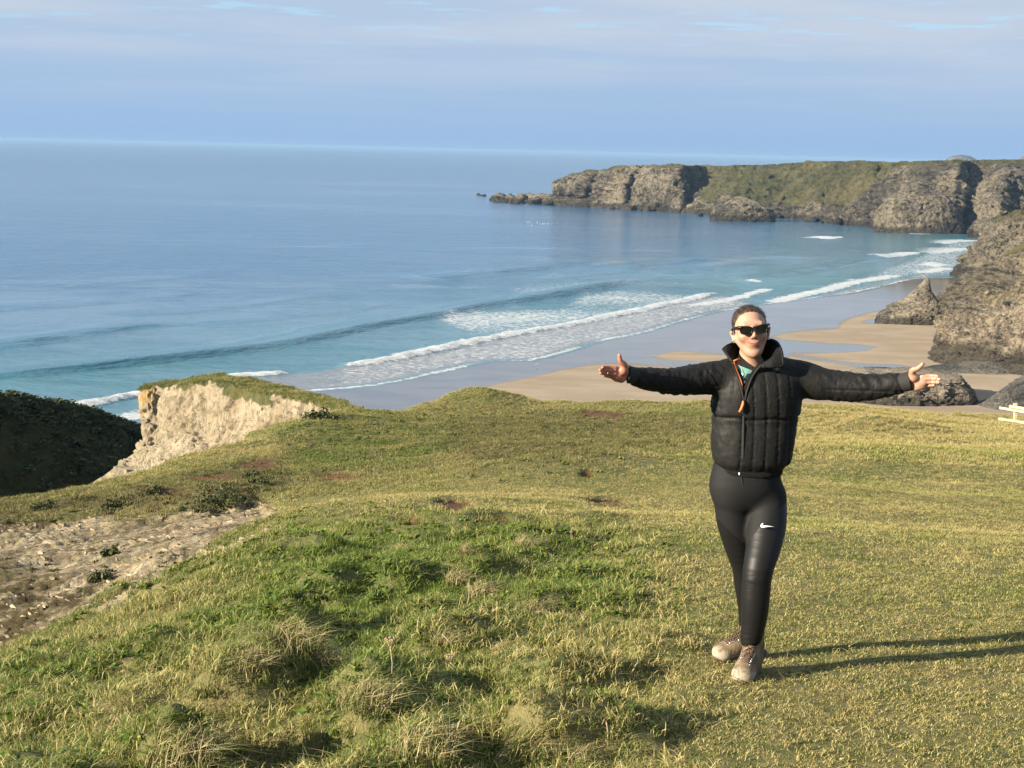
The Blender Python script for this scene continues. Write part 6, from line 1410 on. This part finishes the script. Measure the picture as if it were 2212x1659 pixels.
def build_tussocks():
    spots = [(634, 1400, 0.24, 'tall straw tussock leaning over a dark hollow, left of centre'), (793, 1525, 0.22, 'bright straw tussock above the bottom shadow'), (918, 1630, 0.22, 'long drooping straw tussock at the bottom edge'),
             (1134, 1185, 0.17, 'small upright straw tuft casting a dark shadow, farthest out on the green patch'), (985, 1258, 0.15, 'rounded pale tuft above the clover patch'), (1042, 1290, 0.18, 'broad pale tuft right of the clover patch'),
             (965, 1395, 0.15, 'pale tuft with a thin stalk beside it'), (1086, 1420, 0.13, 'low pale tuft near the middle of the grass'), (1234, 1350, 0.12, 'thin tuft nearest the short turf'), (1153, 1325, 0.14, 'twin-topped pale tuft right of centre'),
             (1008, 1196, 0.11, 'little straw tuft on the far side of the green patch'), (395, 1655, 0.24, 'large rough tussock in the bottom left shadow'), (1240, 1655, 0.15, 'pale wiry tuft at the bottom edge near the middle'),
             (540, 1440, 0.14, 'spreading straw tuft left of the tall tussock'), (870, 1190, 0.10, 'small tuft at the top of the green patch'), (700, 1440, 0.18, 'straw tuft just below the tall tussock')]
    rg = random.Random(9)
    for px, py, h, lab in spots:
        p = ground_hit(px, py); s = h
        n = 330
        d = blades(rg, n, s * 0.55, (s * 0.25, s * 1.35), 0.0030, 0.95, (0.05, 0.75), 0.15, (0.40, -0.10), 3)
        V = d[0]; V[:, 2] += s * 0.30 * np.exp(-((V[:, 0] ** 2 + V[:, 1] ** 2) / (s * 0.5) ** 2)) * 0.6
        o = obj('grass_tussock', blade_mesh('grass_tussock', d)); o.data.materials.clear(); o.data.materials.append(TUSS); o.location = p
        tag(o, lab, 'tussock', 'straw tussocks in the grass')
    stalk = flat('dry_stalk', (0.33, 0.245, 0.165, 1), 0.8)
    for (bx, by, tx, ty_, lab) in ((846, 1470, 843, 1395, 'upright dry flower stalk with an umbrella seed head'), (987, 1453, 972, 1430, 'short dry seed head bent to the left'), (1007, 1314, 1014, 1264, 'thin bare stalk in the clover patch'), (1310, 1610, 1310, 1560, 'thin dry stalk near the middle of the bottom edge'), (985, 1405, 955, 1370, 'slanting thin dry stalk beside a pale tuft')):
        b = ground_hit(bx, by); t_ = at_y(tx, ty_, b[1]); S = Soup(); root = empty('flower_stalk', tuple(b))
        v = t_ - b; S.tube([(0, 0, -0.01), v * 0.5 + np.array([0.006, 0, 0]), v], [0.0032, 0.0028, 0.0022], 6); obj('stem', S.mesh('stem', stalk), root)
        if 'seed head' in lab:
            S = Soup()
            for k in range(11):
                a = k * 2.4; e = v + np.array([cos(a) * 0.028 * (k / 11) ** 0.5, sin(a) * 0.028 * (k / 11) ** 0.5, 0.022 + 0.008 * (k % 3)])
                S.tube([v, e], 0.0012, 4); S.tube([e, e + np.array([0, 0, 0.006])], 0.0036, 5)
            obj('seed_head', S.mesh('seed_head', stalk), root)
        tag(root, lab, 'dry plant')
build_tussocks()

# ================================================================== stones of the gully
def build_stones():
    t = NT('shale_stone'); oi = t.n('ObjectInfo').outputs['Random']; n = t.noise(t.pos, 9, 5, 0.65)
    c = t.mix(oi, (0.190, 0.148, 0.094, 1), (0.440, 0.368, 0.255, 1)); c = t.mix(t.ramp(oi, 0.55, 0.95, 0, 0.7), c, (0.275, 0.255, 0.215, 1)); c = t.mix(t.ramp(n, 0.45, 0.65, 0, 0.55), c, (0.115, 0.072, 0.040, 1))
    m = t.set(color=c, rough=0.88, spec=0.2, normal=t.bump(t.noise(t.mapv(t.pos, scale=(6, 6, 40)), 1.0, 4), 0.6, 0.03))
    rg = random.Random(3); protos = []
    def slab():
        k = rg.choice((5, 6, 7)); a0 = rg.uniform(0, 6); ring = [(cos(a0 + 2 * pi * i / k + rg.uniform(-.25, .25)) * rg.uniform(0.75, 1.1), sin(a0 + 2 * pi * i / k + rg.uniform(-.25, .25)) * rg.uniform(0.20, 0.34)) for i in range(k)]
        V = [(x, y, -0.12 + rg.uniform(-.03, .03)) for x, y in ring] + [(x * rg.uniform(.86, .97), y * rg.uniform(.86, .97), 0.10 + rg.uniform(-.05, .07)) for x, y in ring]
        F = [tuple(range(k))[::-1], tuple(range(k, 2 * k))] + [(i, (i + 1) % k, k + (i + 1) % k, k + i) for i in range(k)]; return V, F
    for i in range(10):
        V, F = slab(); protos.append(mesh_from('stone', np.array(V), F, m, False))
    n = 15000; y = np.sqrt(RNG.uniform(9 ** 2, 25 ** 2, n)); x = y * RNG.uniform(-0.50, -0.08, n); z, sd, Z = ground_height(x, y, True)
    dens = (1 - 0.75 * (Z['moss'] > 0.5)) * 0.10 + (1 - 0.7 * (Z['moss'] > 0.5)) * 0.90 * sstep(-0.1, 0.3, fbm(pn(x, y, 0, 0.45), 3, 131)); ok = np.nonzero((Z['shale'] > 0.35) & (RNG.uniform(0, 1, n) < dens))[0]
    sizes = np.clip(RNG.lognormal(-3.15, 0.52, len(ok)), 0.022, 0.17); order = np.argsort(-sizes * 18 / y[ok]); big = 0; S = Soup()
    def rot(): return Matrix.Rotation(-0.72 + RNG.normal(0, 0.28), 4, 'Z') @ Matrix.Rotation(RNG.normal(0.42, 0.25), 4, 'X') @ Matrix.Rotation(RNG.normal(0.0, 0.18), 4, 'Y')
    for r_, j in enumerate(order):
        i = ok[j]; s = sizes[j]; M = Matrix.Translation((x[i], y[i], z[i] - 0.006)) @ rot() @ Matrix.Diagonal((s, s, s * RNG.uniform(0.55, 1.3), 1))
        if r_ < 300:
            o = obj('stone', protos[RNG.integers(0, 10)], ground); o.matrix_world = M
        elif r_ < 2800:
            me = protos[RNG.integers(0, 10)]; V = [M @ v.co for v in me.vertices]; S.add(V, [tuple(p.vertices) for p in me.polygons])
    o = obj('loose_stones', S.mesh('loose_stones', m, False), ground); tag(o, kind='stuff')
build_stones()

# ================================================================== low shrubs on the gully lip and on the shaded hill
def leafy_material():
    t = NT('shrub_leaves'); rnd = t.attr('rnd'); return t.set(color=t.mix(rnd, (0.020, 0.034, 0.010, 1), (0.080, 0.088, 0.032, 1)), rough=0.6, spec=0.2)
LEAFY = leafy_material()
def shrub_mesh(name, rg, n, R, leaf):
    V = []; F = []; A = []
    for k in range(n):
        a = rg.uniform(0, 2 * pi); e = rg.uniform(0, 1); r = R * (0.55 + 0.45 * rg.random()) * (0.8 + 0.25 * math.sin(3 * a + 5 * e)); c = np.array([r * math.sqrt(1 - e * e) * cos(a), r * math.sqrt(1 - e * e) * sin(a), r * 0.75 * e])
        u = np.array([rg.gauss(0, 1) for _ in range(3)]); u /= np.linalg.norm(u); w = np.cross(u, [rg.gauss(0, 1) for _ in range(3)]); w /= np.linalg.norm(w) + 1e-9; s = leaf * rg.uniform(0.6, 1.4); o = len(V)
        V += [c - u * s, c + w * s * 0.45, c + u * s, c - w * s * 0.45]; F.append((o, o + 1, o + 2, o + 3)); q = rg.random(); A += [q] * 4
    me = mesh_from(name, np.array(V), F, LEAFY, False); attr(me, 'rnd', A); return me
def build_shrubs():
    rg = random.Random(21)
    for px, py, R, lab in ((478, 1082, 0.62, 'dark bushy plant overhanging the right part of the gully rim'), (560, 1050, 0.38, 'small bush at the right end of the gully rim'), (262, 1096, 0.45, 'dark bush on the gully rim above the shale'), (330, 1066, 0.30, 'bush beside a dark hole in the gully rim'), (95, 1098, 0.28, 'low bush on the left part of the gully rim'), (545, 1030, 0.28, 'bush under the reddish soil patch'), (225, 1250, 0.26, 'brown bush low in the gully'), (240, 1195, 0.18, 'small bush on the mossy shale'), (690, 905, 0.7, 'rounded dark clump at the right end of the tan cliff')):
        p = ground_hit(px, py); o = obj('shrub', shrub_mesh('shrub', rg, int(1500 if R > 0.3 else 900), R, 0.028 if R < 0.65 else 0.05)); o.location = (p[0], p[1], p[2] - R * 0.25); tag(o, lab, 'shrub', 'low shrubs round the gully')
    # scrub that covers the shaded hill: joined, nobody could count it
    nr, nc = hill_pts.shape[:2]; V = []; F = []; A = []; base = [shrub_mesh('scrub_source', rg, 46, 1.0, 0.20) for _ in range(4)]
    dat = [(np.array([v.co for v in b.vertices]), [tuple(p.vertices) for p in b.polygons]) for b in base]
    Vs = []; Fs = []; off = 0; col = []
    for k in range(2600):
        i = RNG.integers(20, int(nr * 0.58)); j = RNG.integers(60, nc); p = hill_pts[i, j]; s = RNG.uniform(0.35, 1.05); v, f = dat[RNG.integers(0, 4)]
        a = RNG.uniform(0, 6.28); R = np.array([[cos(a), -sin(a), 0], [sin(a), cos(a), 0], [0, 0, 0.8]])
        Vs.append(v @ R.T * s + p); Fs.append(np.array(f) + off); off += len(v); col.append(np.repeat(np.clip(RNG.normal(0.4, 0.3), 0, 1) * 0.6 + RNG.uniform(0, 0.4, len(f)), 4))
    me = mesh_from('scrub', np.vstack(Vs), np.vstack(Fs), LEAFY, False); attr(me, 'rnd', np.concatenate(col)); tag(obj('scrub', me), 'dense low scrub on the shaded hillside', 'scrub', kind='stuff')
build_shrubs()

# ================================================================== fence
def build_fence():
    t = NT('fresh_timber'); v = t.mapv(t.pos, scale=(1.2, 1.2, 9)); n = t.noise(v, 2.2, 5, 0.6, 0.6)
    c = t.mix(t.ramp(n, 0.35, 0.68), (0.40, 0.325, 0.21, 1), (0.52, 0.45, 0.32, 1)); c = t.mix(t.ramp(t.noise(t.pos, 3.0, 3), 0.60, 0.70, 0, 0.6), c, (0.42, 0.27, 0.14, 1)); m = t.set(color=c, rough=0.75, normal=t.bump(n, 0.3, 0.02))
    D = lambda px: 60.0 - (px - 2190) * 0.012
    root = empty('fence', tuple(at_y(2193, 922, 60))); O = np.array(root.location)
    def bar(name, a, b, h, th, dy=0.0):
        A = at_y(a[0], a[1], D(a[0]) + dy) - O; B = at_y(b[0], b[1], D(b[0]) + dy) - O; d = B - A; L = np.linalg.norm(d)
        q = Vector(d).to_track_quat('X', 'Z').to_matrix(); S = Soup(); S.box((0, 0, 0), (L, th, h), None, 0.012); me = S.mesh(name, m, False); o = obj(name, me, root); o.location = (A + B) / 2; o.rotation_euler = q.to_euler(); return o
    for px in (2193.5, 2330):
        g = 922 + (px - 2193) * 0.13; bar('post', (px, g + 10), (px, g - 51), 0.15, 0.15)
    bar('rail', (2159, 881), (2335, 910), 0.115, 0.045, -0.14); bar('rail', (2180, 877.5), (2335, 902), 0.125, 0.045, -0.215); bar('rail', (2157, 904.5), (2335, 932), 0.115, 0.045, -0.14)
    tag(root, 'pale new timber fence with broad rails on the cliff edge at right', 'fence')
build_fence()

# ================================================================== gulls
def build_gulls():
    wm = flat('gull_white', (0.78, 0.78, 0.77, 1), 0.7); gm = flat('gull_grey', (0.36, 0.38, 0.41, 1), 0.7); om = flat('gull_orange', (0.55, 0.25, 0.05, 1), 0.6)
    def ellip(c, r, R=0.0):
        th = np.linspace(0, 2 * pi, 10, endpoint=False); ph = np.linspace(-pi / 2, pi / 2, 7)
        P = np.stack([np.outer(np.cos(ph), np.cos(th)) * r[0], np.outer(np.cos(ph), np.sin(th)) * r[1], np.repeat(np.sin(ph)[:, None], 10, 1) * r[2]], -1)
        P = P @ np.array([[cos(R), 0, sin(R)], [0, 1, 0], [-sin(R), 0, cos(R)]]) + np.array(c); return P.reshape(-1, 3), grid_faces(7, 10, True)
    def gull(loc, rz, scale, lab, group, stand):
        root = empty('gull', loc); root.rotation_euler = (0, 0, rz); root.scale = (scale,) * 3; zb = 0.26 if stand else 0.05
        V1, F1 = ellip((0, 0, zb), (0.22, 0.085, 0.09), 0.15); obj('body', mesh_from('body', V1, F1, wm), root)
        V2, F2 = ellip((0.20, 0, zb + 0.14), (0.06, 0.045, 0.05)); V3, F3 = ellip((0.17, 0, zb + 0.08), (0.05, 0.045, 0.08)); obj('head', mesh_from('head', np.vstack([V2, V3]), np.vstack([F2, F3 + len(V2)]), wm), root)
        V4, F4 = ellip((-0.07, 0, zb + 0.035), (0.24, 0.092, 0.07), 0.12); obj('wing', mesh_from('wing', V4, F4, gm), root)
        S = Soup(); S.tube([(0.24, 0, zb + 0.14), (0.30, 0, zb + 0.125)], [0.014, 0.004], 6); obj('beak', S.mesh('beak', om), root)
        if stand:
            for sy in (-0.04, 0.04):
                S = Soup(); S.tube([(0, sy, 0), (0.01, sy, 0.19)], 0.012, 6); S.tube([(0, sy, 0.005), (0.06, sy, 0.005)], 0.012, 5); obj('leg', S.mesh('leg', om), root)
        tag(root, lab, 'gull', group)
    p = at_z(1160, 791, 0.35); gull(tuple(p), 0.6, 1.6, 'white gull standing alone on the wet sand', None, True)
    for k in range(16):
        px = RNG.uniform(1125, 1205); py = 483 + RNG.normal(0, 2.0)
        p = at_z(px, py, 0.05); gull((p[0], p[1], 0.12), RNG.uniform(0, 6.3), 1.7, 'white gull afloat in the loose flock off the headland', 'gulls floating in the bay', False)
build_gulls()

# ================================================================== haze over the bay
def build_haze():
    x, y0, y1, z0, z1 = 62000.0, -300.0, 62000.0, -12.0, 76.0
    V = [(a, b, c) for a in (-x, x) for b in (y0, y1) for c in (z0, z1)]; F = [(0, 1, 3, 2), (4, 6, 7, 5), (0, 4, 5, 1), (2, 3, 7, 6), (0, 2, 6, 4), (1, 5, 7, 3)]
    m = bpy.data.materials.new('haze_air'); m.use_nodes = True; nt = m.node_tree; nt.nodes.clear(); out = nt.nodes.new('ShaderNodeOutputMaterial'); v = nt.nodes.new('ShaderNodeVolumePrincipled')
    v.inputs['Color'].default_value = (0.245, 0.40, 0.625, 1); v.inputs['Density'].default_value = 0.000047; v.inputs['Anisotropy'].default_value = 0.0; nt.links.new(v.outputs[0], out.inputs['Volume'])
    me = mesh_from('haze', np.array(V), F, m, False); tag(obj('haze', me), 'thin sea haze over the whole bay', 'haze', kind='stuff')
scene.cycles.volume_bounces = 0
build_haze()
